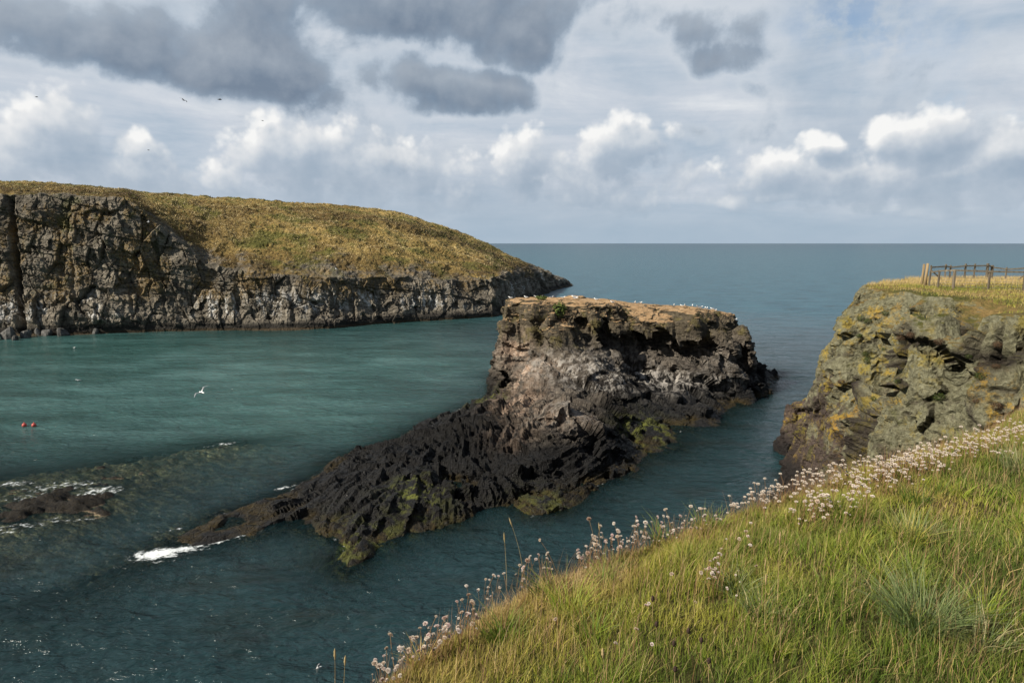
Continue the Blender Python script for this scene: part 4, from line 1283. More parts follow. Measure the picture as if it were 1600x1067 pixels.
def surf(tpos, s):
    """point on the turf: arc position along the rim, metres inland"""
    i = np.clip((tpos / .06), 0, len(ts) - 1.01)
    k0 = i.astype(int); f = (i - k0)[:, None]
    e = EC[k0] * (1 - f) + EC[k0 + 1] * f
    n = EN[k0] * (1 - f) + EN[k0 + 1] * f
    XY = e + n * s[:, None]
    return np.column_stack([XY, top_z(*XY.T) + lip(s) - np.where(s < 0, (-s) * 1.1, 0)])

def in_view(P_, m=.12):
    d = P_[:, 1] * math.cos(PITCH) - (P_[:, 2] - EYE) * math.sin(PITCH)
    v = P_[:, 1] * math.sin(PITCH) + (P_[:, 2] - EYE) * math.cos(PITCH)
    return (d > .4) & (np.abs(P_[:, 0]) < d * (.75 + m)) & (v > -d * (.5 + m + .12))

t_lo = tt[2]; t_hi = tt[15]
n = 1000000
tp = rng.uniform(t_lo, t_hi, n); sp = rng.uniform(-.22, 1, n); sp = np.where(sp > 0, sp ** 1.4 * 9, sp)
Pb = surf(tp, sp)
keep = in_view(Pb) | (in_view(Pb, .7) & (rng.uniform(0, 1, n) < .4))
dist = np.linalg.norm(Pb - np.array([0, 0, EYE]), axis=1)
keep &= rng.uniform(0, 1, n) < np.clip(4.2 / dist, .25, 1)
Pb, sp, tp, dist = Pb[keep], sp[keep], tp[keep], dist[keep]
if len(Pb) > 300000:
    Pb, sp, tp, dist = Pb[:300000], sp[:300000], tp[:300000], dist[:300000]
n = len(Pb)
X, Y = Pb[:, 0], Pb[:, 1]
lush = fbm(X / .9, Y / .9, 0 * X, 3, 501) + .55 * np.clip((sp - .9) / 1.5, -1, 1)     # greener inland
tuft = fbm(X / .16, Y / .16, 0 * X, 2, 503)
clump = fbm(X / .45, Y / .45, 0 * X, 2, 505)
hue = np.clip(.20 - .14 * np.clip((X - 1.0) / 1.2, 0, 1) - .32 * lush + .14 * tuft + rng.normal(0, .10, n) + (.30 + .22 * (X < .6)) * np.exp(-((sp - .05) / .38) ** 2), 0, 1)
thatch = np.zeros(n)                           # flattened dead patches in the turf
for px_, py_, r_, w_ in ((1460, 800, .42, .8), (1230, 930, .22, .5), (1080, 1010, .25, .55), (900, 1000, .25, .5), (1560, 1040, .22, .4), (1340, 880, .2, .45)):
    c_ = at(px_, py_, 18.25)
    thatch = np.maximum(thatch, w_ * np.exp(-((X - c_[0]) ** 2 + (Y - c_[1]) ** 2) / r_ ** 2))
hue = np.clip(hue + thatch * (.75 - hue) * 1.1, 0, 1)
hgt = np.clip(.088 + .045 * clump + .055 * tuft, .025, .24) * rng.uniform(.45, 1.5, n) * np.where(sp < .25, .75, 1) * (1 - .55 * thatch)
wid = rng.uniform(.0018, .0034, n) * np.clip(dist / 3.0, .8, 2.2)
ld = .5 + 1.6 * perlin(X / .3, Y / .3, 0 * X, 507) + rng.normal(0, 1.5, n)
lean = np.clip(rng.normal(.42, .30, n) + .2 * clump, .03, 1.3)
dead = rng.uniform(0, 1, n) < .13
hue = np.where(dead, rng.uniform(.75, 1, n), hue)
# tufts: coarser blades that arch out from their own centres
nt = 480
tb, sb = rng.uniform(t_lo, t_hi, nt), rng.uniform(0, 1, nt) ** 1.25 * 5.5
tc_ = surf(tb, sb)
kk = in_view(tc_); tc_ = tc_[kk]; sb = sb[kk]; nt = len(tc_)
cnt_ = rng.integers(40, 120, nt); ti = np.repeat(np.arange(nt), cnt_); nb = len(ti)
an_ = rng.uniform(0, 2 * math.pi, nb); rr_ = rng.uniform(.03, .09, nt)[ti] * np.sqrt(rng.uniform(0, 1, nb))
TB = tc_[ti] + np.column_stack([rr_ * np.cos(an_), rr_ * np.sin(an_), 0 * an_])
th_ = rng.uniform(.10, .24, nt)[ti] * rng.uniform(.5, 1.15, nb)
thue = np.clip((rng.uniform(0, .45, nt) + .3 * (rng.uniform(0, 1, nt) < .25))[ti] + rng.normal(0, .08, nb), 0, 1)
tval = np.clip(rng.uniform(.35, .95, nt)[ti] + rng.normal(0, .15, nb), 0, 1)
Pb = np.concatenate([Pb, TB]); hgt = np.concatenate([hgt, th_]); wid = np.concatenate([wid, rng.uniform(.003, .0052, nb)])
ld = np.concatenate([ld, an_ + rng.normal(0, .4, nb)]); lean = np.concatenate([lean, np.clip(rng.normal(.7, .3, nb), .1, 1.4)])
hue = np.concatenate([hue, thue]); tuft = np.concatenate([tuft, 0 * thue]); val_ = np.concatenate([np.clip(rng.normal(.48, .25, n) + .25 * tuft[:n], 0, 1), tval])
V, FF, at_ = blades(Pb - np.array([0, 0, .01]), hgt, wid, ld, lean, {'hue': hue, 'val': val_})
tag(obj('grass', mesh_np('grass', V, FF, [MG], True, at_)), 'long green and straw coloured grass on the clifftop', 'grass', None, 'stuff')

# thin brown flowering stems standing above the turf
n = 26000
tp = rng.uniform(t_lo, t_hi, n); sp = rng.uniform(0, 1, n) ** 1.8 * 5 - .1
Pb = surf(tp, sp); kp = in_view(Pb) & (fbm(Pb[:, 0] / .5, Pb[:, 1] / .5, 0 * tp, 2, 511) + .35 * np.exp(-(sp / .5) ** 2) > .02)
Pb = Pb[kp]; n = len(Pb)
V, FF, at_ = blades(Pb, rng.uniform(.08, .25, n), np.full(n, .0022), rng.normal(.4, .8, n), rng.uniform(.05, .5, n), {'hue': np.clip(rng.normal(.8, .1, n), 0, 1), 'val': rng.uniform(.2, .9, n)})
MS = grass_mat('grass_stems', [(0, (.16, .10, .035)), (.6, (.20, .115, .05)), (.8, (.24, .14, .075)), (1, (.34, .25, .13))], (.34, .22, .13), .2)
tag(obj('grass', mesh_np('grass_stems', V, FF, [MS], True, at_)), 'thin red brown grass stems standing above the turf', 'grass', None, 'stuff')

# dry grass on the promontory round the fence
n = 60000
X = rng.uniform(20, 44, n); Y = rng.uniform(33, 62, n)
Zp = PRO(X, Y)
gxp = (PRO(X + .4, Y) - PRO(X - .4, Y)) / .8; gyp = (PRO(X, Y + .4) - PRO(X, Y - .4)) / .8
kp = (Zp > 15.6) & (np.hypot(gxp, gyp) < .5) & (X < Y * .82)
Pb = np.column_stack([X, Y, Zp - .05])[kp]; n = len(Pb)
gr = fbm(Pb[:, 0] / 3, Pb[:, 1] / 3, 0 * Pb[:, 0], 3, 521)
dryer = np.clip((Pb[:, 1] - 44) / 4, 0, 1)
V, FF, at_ = blades(Pb, rng.uniform(.10, .30, n) * (1 + .5 * dryer), np.full(n, .022), rng.normal(.4, 1, n), rng.uniform(.1, .7, n),
                    {'hue': np.clip(.62 - .5 * gr * (1 - dryer) + .28 * dryer + rng.normal(0, .14, n), 0, 1), 'val': rng.uniform(.2, .9, n)}, 2)
tag(obj('grass', mesh_np('dry_grass', V, FF, [MG], True, at_)), 'dry pale grass round the fence on the promontory', 'grass', None, 'stuff')

# rough grass and heather on the headland slope
hv, (hveg, hheath, hN) = HEAD[0].reshape(-1, 3), HVEG
n = 120000
ok = np.nonzero((hveg > .30 + .5 * rng.uniform(0, 1, len(hveg)) ** .5) & (np.repeat(HEAD[1], m_) > -60) & (np.tile(np.arange(m_), n_) < r_un + r_cl + r_sl + 3))[0]
ii = rng.choice(ok, n)
Pb = hv[ii] + rng.normal(0, .25, (n, 3)) * np.array([1, 1, 0])
X, Y = Pb[:, 0], Pb[:, 1]
gr = fbm(X / 14, Y / 14, 0 * X, 3, 541); fz = fbm(X / 3, Y / 3, 0 * X, 2, 543)
hue = np.clip(.70 - .80 * np.clip(gr * 1.9 + .6 * fz - .1, 0, 1) + .30 * fz + rng.normal(0, .07, n), 0, 1)
hue = hue - .38 * np.clip((Pb[:, 2] / np.maximum(zs[ii // m_], 1) - .80) / .15, 0, 1) * np.clip(.6 + fz + gr, 0, 1)
hue = np.clip(hue, .04, 1)
dk = fbm(X / 9, Y / 9, 0 * X + 3, 3, 547)
hue = np.where((dk > .22) & (rng.uniform(0, 1, n) < .75), -1, hue)
hue = np.where(rng.uniform(0, 1, n) < hheath[ii] * .8, -1, hue)
V, FF, at_ = blades(Pb - np.array([0, 0, .08]), rng.uniform(.12, .42, n) * (1 + .5 * fz), rng.uniform(.08, .2, n), rng.normal(.5, 1.2, n), rng.uniform(.1, .9, n), {'hue': hue, 'val': np.clip(rng.normal(.5, .09, n) + .5 * fz, 0, 1)}, 2)
MH = grass_mat('slope_grass', [(0, (.075, .050, .026)), (.06, (.095, .115, .025)), (.35, (.20, .20, .055)), (.6, (.40, .32, .145)), (1, (.60, .49, .27))], (.52, .41, .22), .2)
tag(obj('grass', mesh_np('slope_grass', V, FF, [MH], True, at_)), 'rough straw coloured grass and heather on the headland slope', 'grass', None, 'stuff')

# ------------------------------------------------------------------ big tussocks of broad blue-green grass
MT = grass_mat('tussock_blades', [(0, (.055, .105, .030)), (.5, (.13, .19, .060)), (.8, (.24, .26, .11)), (1, (.42, .35, .18))], (.34, .30, .16), .3)
def on_turf(px, py):
    d = np.linspace(1.5, 12, 4000)
    q = np.array([by(px, py, k) for k in d])
    XY = q[:, :2]
    dd = np.hypot(EC[None, ::4, 0] - XY[:, None, 0], EC[None, ::4, 1] - XY[:, None, 1])
    s = dd.min(1)
    i = np.argmax(q[:, 2] < top_z(XY[:, 0], XY[:, 1]) + lip(s))
    return q[i]
def tussock(px, py, nb, hgt, spread, label, hue=.4):
    c = on_turf(px, py)
    a = rng.uniform(0, 2 * math.pi, nb); r = spread * .45 * np.sqrt(rng.uniform(0, 1, nb))
    B = np.column_stack([r * np.cos(a), r * np.sin(a), -.015 + 0 * a])
    V, FF, at_ = blades(B, hgt * rng.uniform(.5, 1.15, nb), rng.uniform(.0035, .006, nb), a + rng.normal(0, .5, nb), np.clip(rng.normal(.75, .3, nb), .1, 1.5),
                        {'hue': np.clip(rng.normal(hue, .2, nb), 0, 1), 'val': rng.uniform(.2, .9, nb)}, 5)
    tag(obj('grass_tussock', mesh_np('grass_tussock', V, FF, [MT], True, at_), None, tuple(c)), label, 'tussock', 'tussocks of broad leaved grass')
tussock(1440, 985, 460, .29, .24, 'largest blue green tussock of broad grass blades near the camera', .35)
tussock(1150, 925, 130, .17, .16, 'small pale tussock of broad grass below the scattered white flower heads', .5)
tussock(1190, 960, 110, .15, .14, 'small broad bladed grass tuft just right of the pale small tussock', .45)
tussock(1430, 838, 190, .17, .24, 'grey green tussock leaning beside the big pale flower patch', .55)
tussock(1590, 735, 160, .26, .20, 'tall yellow green grass tuft at the right edge of the clifftop', .75)
tussock(1530, 1010, 120, .20, .22, 'sprawling grass tuft with pale leaf tips right of the largest tussock', .7)

# ------------------------------------------------------------------ thrift: papery pale flower heads on thin stems
mfh, g = material('thrift_petals')
oi = mfh.node_tree.nodes.new('ShaderNodeObjectInfo')
part = g.attr('calyx')
col = g.ramp(oi.outputs['Random'], [(0, (.62, .50, .38)), (.3, (.74, .66, .56)), (.7, (.80, .73, .66)), (.92, (.74, .58, .54)), (1, (.50, .36, .25))])
col = g.mix(part, col, (.27, .13, .075))
pr = g.principled(col, .8, .1)
tl = mfh.node_tree.nodes.new('ShaderNodeBsdfTranslucent'); g.l.new(col, tl.inputs[0])
mxx = mfh.node_tree.nodes.new('ShaderNodeMixShader'); mxx.inputs[0].default_value = .25
g.l.new(pr, mxx.inputs[1]); g.l.new(tl.outputs[0], mxx.inputs[2]); g.out(mxx.outputs[0])
mst = simple_mat('thrift_stem', [(.3, (.16, .085, .04)), (.7, (.26, .16, .075))], 30, .7, .2, .1, .002)
mdark = simple_mat('dried_seed_head', [(.3, (.018, .012, .010)), (.7, (.07, .045, .035))], 200, .9, .1, .3, .002)

def flower_head_np(r, seed, flat=.72):
    """papery cup-shaped florets spread over a domed head"""
    R_ = np.random.default_rng(seed)
    V, T, cal = [], [], []
    for i in range(46):
        th = math.acos(1 - R_.uniform(0, 1.15)); ph = R_.uniform(0, 2 * math.pi)
        d = np.array([math.sin(th) * math.cos(ph), math.sin(th) * math.sin(ph), math.cos(th)])
        a = np.cross(d, [0, 0, 1.0] if abs(d[2]) < .9 else [1.0, 0, 0]); a /= np.linalg.norm(a); b = np.cross(d, a)
        rr = r * R_.uniform(.82, 1.12); w = r * R_.uniform(.26, .40)
        o = len(V)
        V.append(d * rr * .35); cal.append(.55)
        kk = 5
        for q in range(kk):
            an = 2 * math.pi * q / kk + R_.uniform(0, .5)
            V.append(d * rr * R_.uniform(.92, 1.08) + (a * math.cos(an) + b * math.sin(an)) * w); cal.append(0)
        for q in range(kk):
            T.append([o, o + 1 + q, o + 1 + (q + 1) % kk])
    o = len(V)
    kk = 8
    V.append([0, 0, -r * .45]); cal.append(1)
    for q in range(kk):
        an = 2 * math.pi * q / kk
        V.append([r * .62 * math.cos(an), r * .62 * math.sin(an), -r * .05]); cal.append(.9)
    V.append([0, 0, r * .35]); cal.append(.5)
    for q in range(kk):
        T.append([o, o + 1 + (q + 1) % kk, o + 1 + q]); T.append([o + 1 + kk, o + 1 + q, o + 1 + (q + 1) % kk])
    V = np.array(V, float)
    V[:, 2] *= flat
    return V, np.array(T), np.array(cal, float)

def stem_np(hgt, bend, r, k=4, seg=5):
    V = []; Q = []
    for i in range(seg + 1):
        f = i / seg
        for q in range(k):
            an = 2 * math.pi * q / k
            V.append([bend * f * f + r * math.cos(an), r * math.sin(an), hgt * f])
    for i in range(seg):
        for q in range(k):
            Q.append([i * k + q, i * k + (q + 1) % k, (i + 1) * k + (q + 1) % k, (i + 1) * k + q])
    return np.array(V), np.array(Q)

heads = []; stems = []
for v_ in range(5):
    fv, ft, fc_ = flower_head_np(.0072 + .0009 * v_, 600 + v_)
    heads.append((fv, ft, fc_, mesh_np('flower_head', fv, ft, [mfh], False, {'calyx': fc_})))
    sv, sq = stem_np(.10 + .022 * v_, .012 * v_ - .01, .0011)
    stems.append((sv, sq, mesh_np('stem', sv, sq, [mst], True), .10 + .022 * v_, .012 * v_ - .01))

# where they grow: (pixel, spread in pixels, count, label)
TH = []
def strip(p0, p1, n, jx, jy, label):
    for i in range(n):
        f = rnd.random()
        TH.append((p0[0] + (p1[0] - p0[0]) * f + rnd.gauss(0, jx), p0[1] + (p1[1] - p0[1]) * f + abs(rnd.gauss(0, jy)) , label))
L_A = 'pale thrift flower head in the dense strip along the rim below the lichened cliff'
L_B = 'pale thrift flower head in the big rounded patch on the slope below the strip'
L_C = 'pink white thrift flower head in the crowded row along the middle of the grassy rim'
L_D = 'white thrift flower head on a tall stem against the water at the bare middle rim'
L_E = 'round white thrift flower head among the loose scatter in the middle of the grass'
L_F = 'bleached thrift flower head in the fringe at the lowest end of the rim'
L_G = 'lone thrift flower head in the open grass near the bottom of the slope'
strip((1165, 775), (1330, 730), 150, 6, 9, L_A); strip((1330, 735), (1600, 655), 430, 8, 15, L_A); strip((1360, 720), (1480, 712), 60, 10, 10, L_A)
strip((1245, 785), (1345, 770), 85, 12, 14, L_B)
strip((1085, 812), (1165, 782), 22, 7, 7, L_C)
strip((905, 862), (1085, 805), 120, 6, 8, L_C)
strip((755, 912), (870, 868), 34, 8, 10, L_D)
strip((1090, 900), (1160, 880), 24, 22, 14, L_E); strip((1100, 850), (1190, 825), 9, 16, 8, L_E)
strip((585, 1062), (745, 950), 95, 10, 12, L_F)
for p in ((1022, 947), (1002, 1000), (1015, 1003), (880, 985), (960, 1010), (1145, 945), (1010, 940)):
    TH.append((p[0], p[1], L_G))
cand = []
for (px, py, lb) in TH:
    c = on_turf(px, py + 26)
    # the head sits above the pixel's ground point
    cand.append((np.linalg.norm(c - np.array([0, 0, EYE])), c, lb))
cand.sort(key=lambda t: t[0])
near300, rest = cand[:300], cand[300:]
first = {}
for i, (d, c, lb) in enumerate(near300):
    k = rnd.randrange(5)
    sv, sq, sme, hg, bd = stems[k]
    fv, ft, fc_, hme = heads[rnd.randrange(5)]
    e = bpy.data.objects.new('thrift_flower', None)
    e.empty_display_size = .02
    C.objects.link(e)
    e.location = (c[0], c[1], c[2] - .012); e.rotation_euler = (rnd.gauss(0, .12), rnd.gauss(0, .12), rnd.uniform(0, 6.28))
    s = rnd.uniform(.62, 1.25)
    e.scale = (s, s, s * rnd.uniform(.85, 1.15))
    tag(e, lb, 'flower', 'thrift flowers ' + {L_A: 'in the strip below the lichened cliff', L_B: 'in the big rounded patch', L_C: 'in the crowded row on the rim', L_D: 'at the bare middle rim', L_E: 'in the loose scatter', L_F: 'in the lowest fringe', L_G: 'alone in the grass'}[lb])
    a = obj('stem', sme, e)
    b = obj('flower_head', hme, e, (bd, 0, hg), (rnd.gauss(0, .4), rnd.gauss(0, .4), 0), rnd.uniform(.7, 1.2))
if rest:
    VV, TT, QQ, ca, o = [], [], [], [], 0
    mi = []
    for (d, c, lb) in rest:
        k = rnd.randrange(5)
        sv, sq, _, hg, bd = stems[k]
        fv, ft, fc_, _ = heads[rnd.randrange(5)]
        s = rnd.uniform(.8, 1.25)
        an = rnd.uniform(0, 6.28); R2 = np.array([[math.cos(an), -math.sin(an), 0], [math.sin(an), math.cos(an), 0], [0, 0, 1]])
        base_ = np.array(c) - np.array([0, 0, .012])
        VV.append((sv * s) @ R2.T + base_); QQ.append(sq + o); o += len(sv); ca.append(np.ones(len(sv)))
        VV.append(((fv + np.array([bd, 0, hg])) * s) @ R2.T + base_); TT.append(ft + o); o += len(fv); ca.append(fc_)
    QQ, TT = np.concatenate(QQ), np.concatenate(TT)
    me = mesh_np('thrift', np.concatenate(VV), [QQ, TT], [mst, mfh], False, {'calyx': np.concatenate(ca)}, [0] * len(QQ) + [1] * len(TT))
    tag(obj('thrift_patch', me), 'mass of tiny pale thrift flowers along the far rim', 'flowers', None, 'stuff')

# tall seeding grasses that stand clear of the turf
def seed_stalk(px, py, top, label, dark=False, wid=.0045, lean=0):
    c = on_turf(px, py)
    d = c[1]
    tp_ = np.array(by(px + lean, top, d)); hg = tp_[2] - c[2]; bx = tp_[0] - c[0]
    e = bpy.data.objects.new('seeding_grass_stalk', None); C.objects.link(e); e.empty_display_size = .02
    e.location = tuple(c)
    tag(e, label, 'grass stalk', 'tall seeding grass stalks')
    b = MB(); pts = [(bx * f ** 1.6, .01 * math.sin(3 * f), hg * f) for f in np.linspace(-.05, 1, 8)]
    b.tube(pts, [.0013 - .0005 * f for f in np.linspace(0, 1, 8)], 5)
    obj('stem', b.mesh('stem', mstraw), e)
    b = MB(); p0 = Vector(pts[-2]); p1 = Vector(pts[-1]); dr = (p1 - p0).normalized()
    L = min(.06, hg * .28)
    ps, rs = [], []
    for i in range(9):
        f = i / 8
        ps.append(p1 + dr * (f - .5) * L); rs.append(wid * (math.sin(math.pi * min(.98, max(.04, f))) ** .7) * (1 + .25 * math.sin(i * 2.4)))
    b.tube(ps, rs, 7)
    obj('seed_head', b.mesh('seed_head', mdark if dark else mstraw), e)
mstraw = simple_mat('straw', [(.3, (.22, .15, .06)), (.7, (.42, .32, .17))], 60, .8, .15, .4, .002, (1, 1, .2))
for a in ((818, 905, 816, 'tallest thin straw stalk rising over the water from the rim', False, .004, -20), (792, 925, 840, 'second tall straw stalk with a short head beside the tallest one', False, .004, -4), (938, 870, 822, 'short straw stalk behind the crowded flower row', False, .004, -2),
          (523, 1095, 1022, 'fat headed straw stalk standing over the water at the lowest left', False, .0045, 0), (536, 1098, 1032, 'shorter fat headed stalk right beside the lowest left one', False, .0045, 3), (945, 1085, 1020, 'pale thick seed head near the bottom edge of the grass', False, .006, -3),
          (1195, 1000, 905, 'slender straw stalk leaning right above the small pale tussock', False, .004, 2), (1190, 965, 880, 'tall upright straw stalk in the middle of the slope', False, .003, 6), (1497, 905, 822, 'tall brown topped stalk above the largest tussock', False, .0035, 4), (1255, 955, 930, 'curved straw stalk on the open slope', False, .004, 10),
          (1310, 860, 830, 'thin stalk below the big rounded flower patch', False, .003, 4), (1215, 960, 840, 'straw stalk behind the scattered white flower heads', False, .004, 4)):
    seed_stalk(*a)
for i, (px, py) in enumerate(((1053, 1005), (1076, 985), (1026, 975), (1096, 1000), (1055, 1045), (1108, 1032), (1020, 935))):
    seed_stalk(px, py + 42, py, 'black brown seed head on a short stem in the lower grass', True, .0075, 0)

# ------------------------------------------------------------------ fence on the promontory
mwood = simple_mat('weathered_wood', [(.3, (.055, .045, .034)), (.5, (.12, .10, .072)), (.75, (.21, .18, .13))], 9, .85, .2, .5, .01, (1, 1, .12), .2)
mwood2 = simple_mat('pale_round_wood', [(.3, (.14, .10, .055)), (.5, (.26, .19, .10)), (.75, (.36, .28, .17))], 7, .85, .2, .5, .01, (1, 1, .12), .1)
mwire = simple_mat('grey_wire', [(.3, (.10, .10, .10)), (.7, (.2, .2, .2))], 30, .5, .5, 0, .001)
def pz(x, y): return float(PRO(np.array([x]), np.array([y]))[0])
def ground_px(px, d):
    x_, y_, _ = by(px, 440, d)
    return x_, y_, pz(x_, y_)
def fence(name, posts, label, rail_drop, braces=(), wires=True, strainers=()):
    p0 = posts[0]
    e = bpy.data.objects.new(name, None); C.objects.link(e)
    e.location = p0[0]
    tag(e, label, 'fence', 'fences of the clifftop pen')
    o = Vector(p0[0])
    tops = []
    for (b_, hg, w, lean) in posts:
        B = Vector(b_) - o
        T = B + Vector((lean, 0, hg))
        m = MB(); m.bar(B - Vector((0, 0, .3)), T, w, w)
        obj('post', m.mesh('post', mwood, False), e); tops.append((B, T))
    for (b_, hg, r, lean) in strainers:
        B = Vector(b_) - o
        m = MB(); m.tube([B - Vector((0, 0, .3)), B + Vector((lean * .5, 0, hg * .5)), B + Vector((lean, 0, hg))], [r * 1.05, r, r * .93], 10)
        obj('strainer_post', m.mesh('strainer_post', mwood2), e)
    for i in range(len(tops) - 1):
        a, b = tops[i][1], tops[i + 1][1]
        m = MB(); m.bar(a + Vector((0, -.075, -rail_drop)), b + Vector((0, -.075, -rail_drop)), .045, .10)
        obj('rail', m.mesh('rail', mwood, False), e)
    for (a, b) in braces:
        m = MB(); m.bar(Vector(a) - o, Vector(b) - o, .07, .08)
        obj('brace', m.mesh('brace', mwood, False), e)
    if wires:
        m = MB()
        for i in range(len(tops) - 1):
            (B0, T0), (B1, T1) = tops[i], tops[i + 1]
            for f in (.12, .28, .44, .60, .76):
                m.tube([B0.lerp(T0, f), B1.lerp(T1, f)], .007, 4, False)
            L = (B1 - B0).length; nn = max(2, int(L / .3))
            for q in range(1, nn):
                m.tube([B0.lerp(B1, q / nn) + Vector((0, 0, .12)), B0.lerp(B1, q / nn) + (T0 - B0) * .76], .005, 4, False)
        obj('wire_mesh', m.mesh('wire_mesh', mwire), e)
    return e
fr_ = [(1452, 44.6, 1.0, .10, .02), (1466, 44.2, 1.12, .10, .03), (1490, 43.6, 1.22, .14, .02), (1545, 42.8, 1.22, .11, .02), (1600, 42.2, 1.25, .10, .02), (1660, 41.5, 1.2, .1, 0)]
posts = [(ground_px(p, d), hg, w, ln) for p, d, hg, w, ln in fr_]
strn = [(ground_px(1440.5, 45.6), 1.42, .08, .06), (ground_px(1445.5, 45.0), 1.48, .088, .08)]
fence('stock_fence', posts, 'nearer run of the wooden post and rail fence with two fat pale end posts', .06,
      [], True, strn)
bk = [(1453, 52.0, 1.15, .10, .0), (1475.5, 52.4, 1.2, .10, .02), (1483, 52.6, 1.1, .10, .02), (1506, 52.8, 1.2, .11, .04), (1520.5, 53, 1.2, .1, .04), (1541, 53.2, 1.28, .15, .0), (1548, 53.4, 1.2, .16, .02), (1570, 53, 1.1, .09, .04), (1612, 52.5, 1.2, .1, 0), (1660, 52, 1.2, .1, 0)]
posts = [(ground_px(p, d), hg, w, ln) for p, d, hg, w, ln in bk]
b0_ = Vector(posts[0][0]); b1_ = Vector(posts[1][0]); b8 = Vector(posts[8][0]); b7 = Vector(posts[7][0])
fence('stock_fence', posts, 'farther run of the wooden fence with diagonal braces standing against the sea', .16,
      [(b0_ + Vector((0, -.1, .75)), b0_.lerp(b1_, .7) + Vector((0, -.1, .1))), (b8 + Vector((0, -.1, .95)), b7.lerp(b8, .38) + Vector((0, -.1, .05)))])

# ------------------------------------------------------------------ cushions of green growth on the lichened cliff
from mathutils.bvhtree import BVHTree
def bvh_of(name):
    me = bpy.data.objects[name].data
    co = np.empty(len(me.vertices) * 3, np.float32); me.vertices.foreach_get('co', co)
    return BVHTree.FromPolygons([tuple(v) for v in co.reshape(-1, 3)], [tuple(p.vertices) for p in me.polygons])
bv_cliff = bvh_of('cliff'); bv_isl = bvh_of('rock_islet')
def hit(bv, px, py):
    r = bv.ray_cast(Vector((0, 0, EYE)), Vector(ray(px, py)).normalized())
    return r[0], r[1]
mcush, g = material('cushion_leaves')
hue = g.attr('hue')
g.out(g.principled(g.ramp(hue, [(0, (.012, .020, .005)), (.5, (.032, .048, .011)), (1, (.075, .088, .022))]), .8, .15))
mbrown, g = material('withered_leaves')
hue = g.attr('hue')
g.out(g.principled(g.ramp(hue, [(0, (.030, .018, .010)), (.5, (.070, .042, .025)), (1, (.13, .085, .05))]), .85, .1))
def leafy(r, n, up, seed, leaf=.10, squash=.7):
    R_ = np.random.default_rng(seed)
    d = R_.normal(size=(n, 3)); d /= np.linalg.norm(d, axis=1, keepdims=True)
    rr = r * R_.uniform(.35, 1.05, n) ** .5
    lump = 1 + .3 * perlin(d[:, 0] * 2.2, d[:, 1] * 2.2, d[:, 2] * 2.2, seed)
    c = d * (rr * lump)[:, None]; c[:, 2] *= squash
    a = R_.normal(size=(n, 3)); a /= np.linalg.norm(a, axis=1, keepdims=True); b = np.cross(d, a)
    a = a * (leaf * r * R_.uniform(.6, 1.4, n))[:, None]; b = b * (leaf * r * .6)
    V = np.stack([c - a, c + b, c + a, c - b], 1).reshape(-1, 3)
    return V, np.arange(4 * n).reshape(n, 4), np.repeat(R_.uniform(0, 1, n), 4)
CU = [(1357, 563, .42, 0), (1352, 552, .30, 0), (1345, 497, .32, 0), (1357, 502, .36, 0), (1342, 524, .26, 0), (1384, 490, .30, 0), (1403, 596, .24, 0), (1366, 622, .30, 0), (1468, 622, .40, 0), (1534, 589, .34, 0), (1558, 632, .34, 1), (1468, 533, .32, 1), (1425, 524, .30, 1), (1408, 526, .30, 1), (1557, 537, .30, 1), (1556, 574, .24, 1), (1315, 596, .3, 1), (1380, 545, .24, 0), (1512, 556, .22, 0), (1526, 627, .2, 1)]
places = ['under the grass lip at the upper left', 'on the open lichened face', 'in the crack']
for i, (px, py, r, br) in enumerate(CU):
    p, nn = hit(bv_cliff, px, py)
    if p is None: continue
    V, F, hu = leafy(r * .8, 520, None, 740 + i)
    tag(obj('plant_cushion', mesh_np('plant_cushion', V, F, [mbrown if br else mcush], True, {'hue': hu}), None, tuple(p + nn * r * .25)),
        'brown withered plant cushion clinging to the lichened cliff' if br else 'dark green plant cushion clinging to the lichened cliff', 'plant', 'withered cushions on the lichened cliff' if br else 'green cushions on the lichened cliff')
# the green plant hanging over the islet's edge
mleaf, g = material('islet_plant_leaves')
hue = g.attr('hue')
g.out(g.principled(g.ramp(hue, [(0, (.020, .036, .008)), (.6, (.060, .090, .018)), (1, (.14, .15, .035))]), .75, .2))
def plant(px, py, r, n, sq, label, mat, seed):
    p, nn = hit(bv_isl, px, py)
    if p is None: return
    V, F, hu = leafy(r, n, None, seed, .16, sq)
    tag(obj('leafy_plant', mesh_np('leafy_plant', V, F, [mat], True, {'hue': hu}), None, tuple(p + nn * r * .3)), label, 'plant')
plant(872, 487, 1.0, 420, 1.1, 'bright green leafy plant hanging over the top edge of the islet', mleaf, 801)
plant(846, 468, .8, 260, .35, 'low mat of green plants on the flat top of the islet', mleaf, 802)
plant(881, 502, .45, 160, 1.0, 'yellowing plant just below the bright green one on the islet', mbrown, 803)

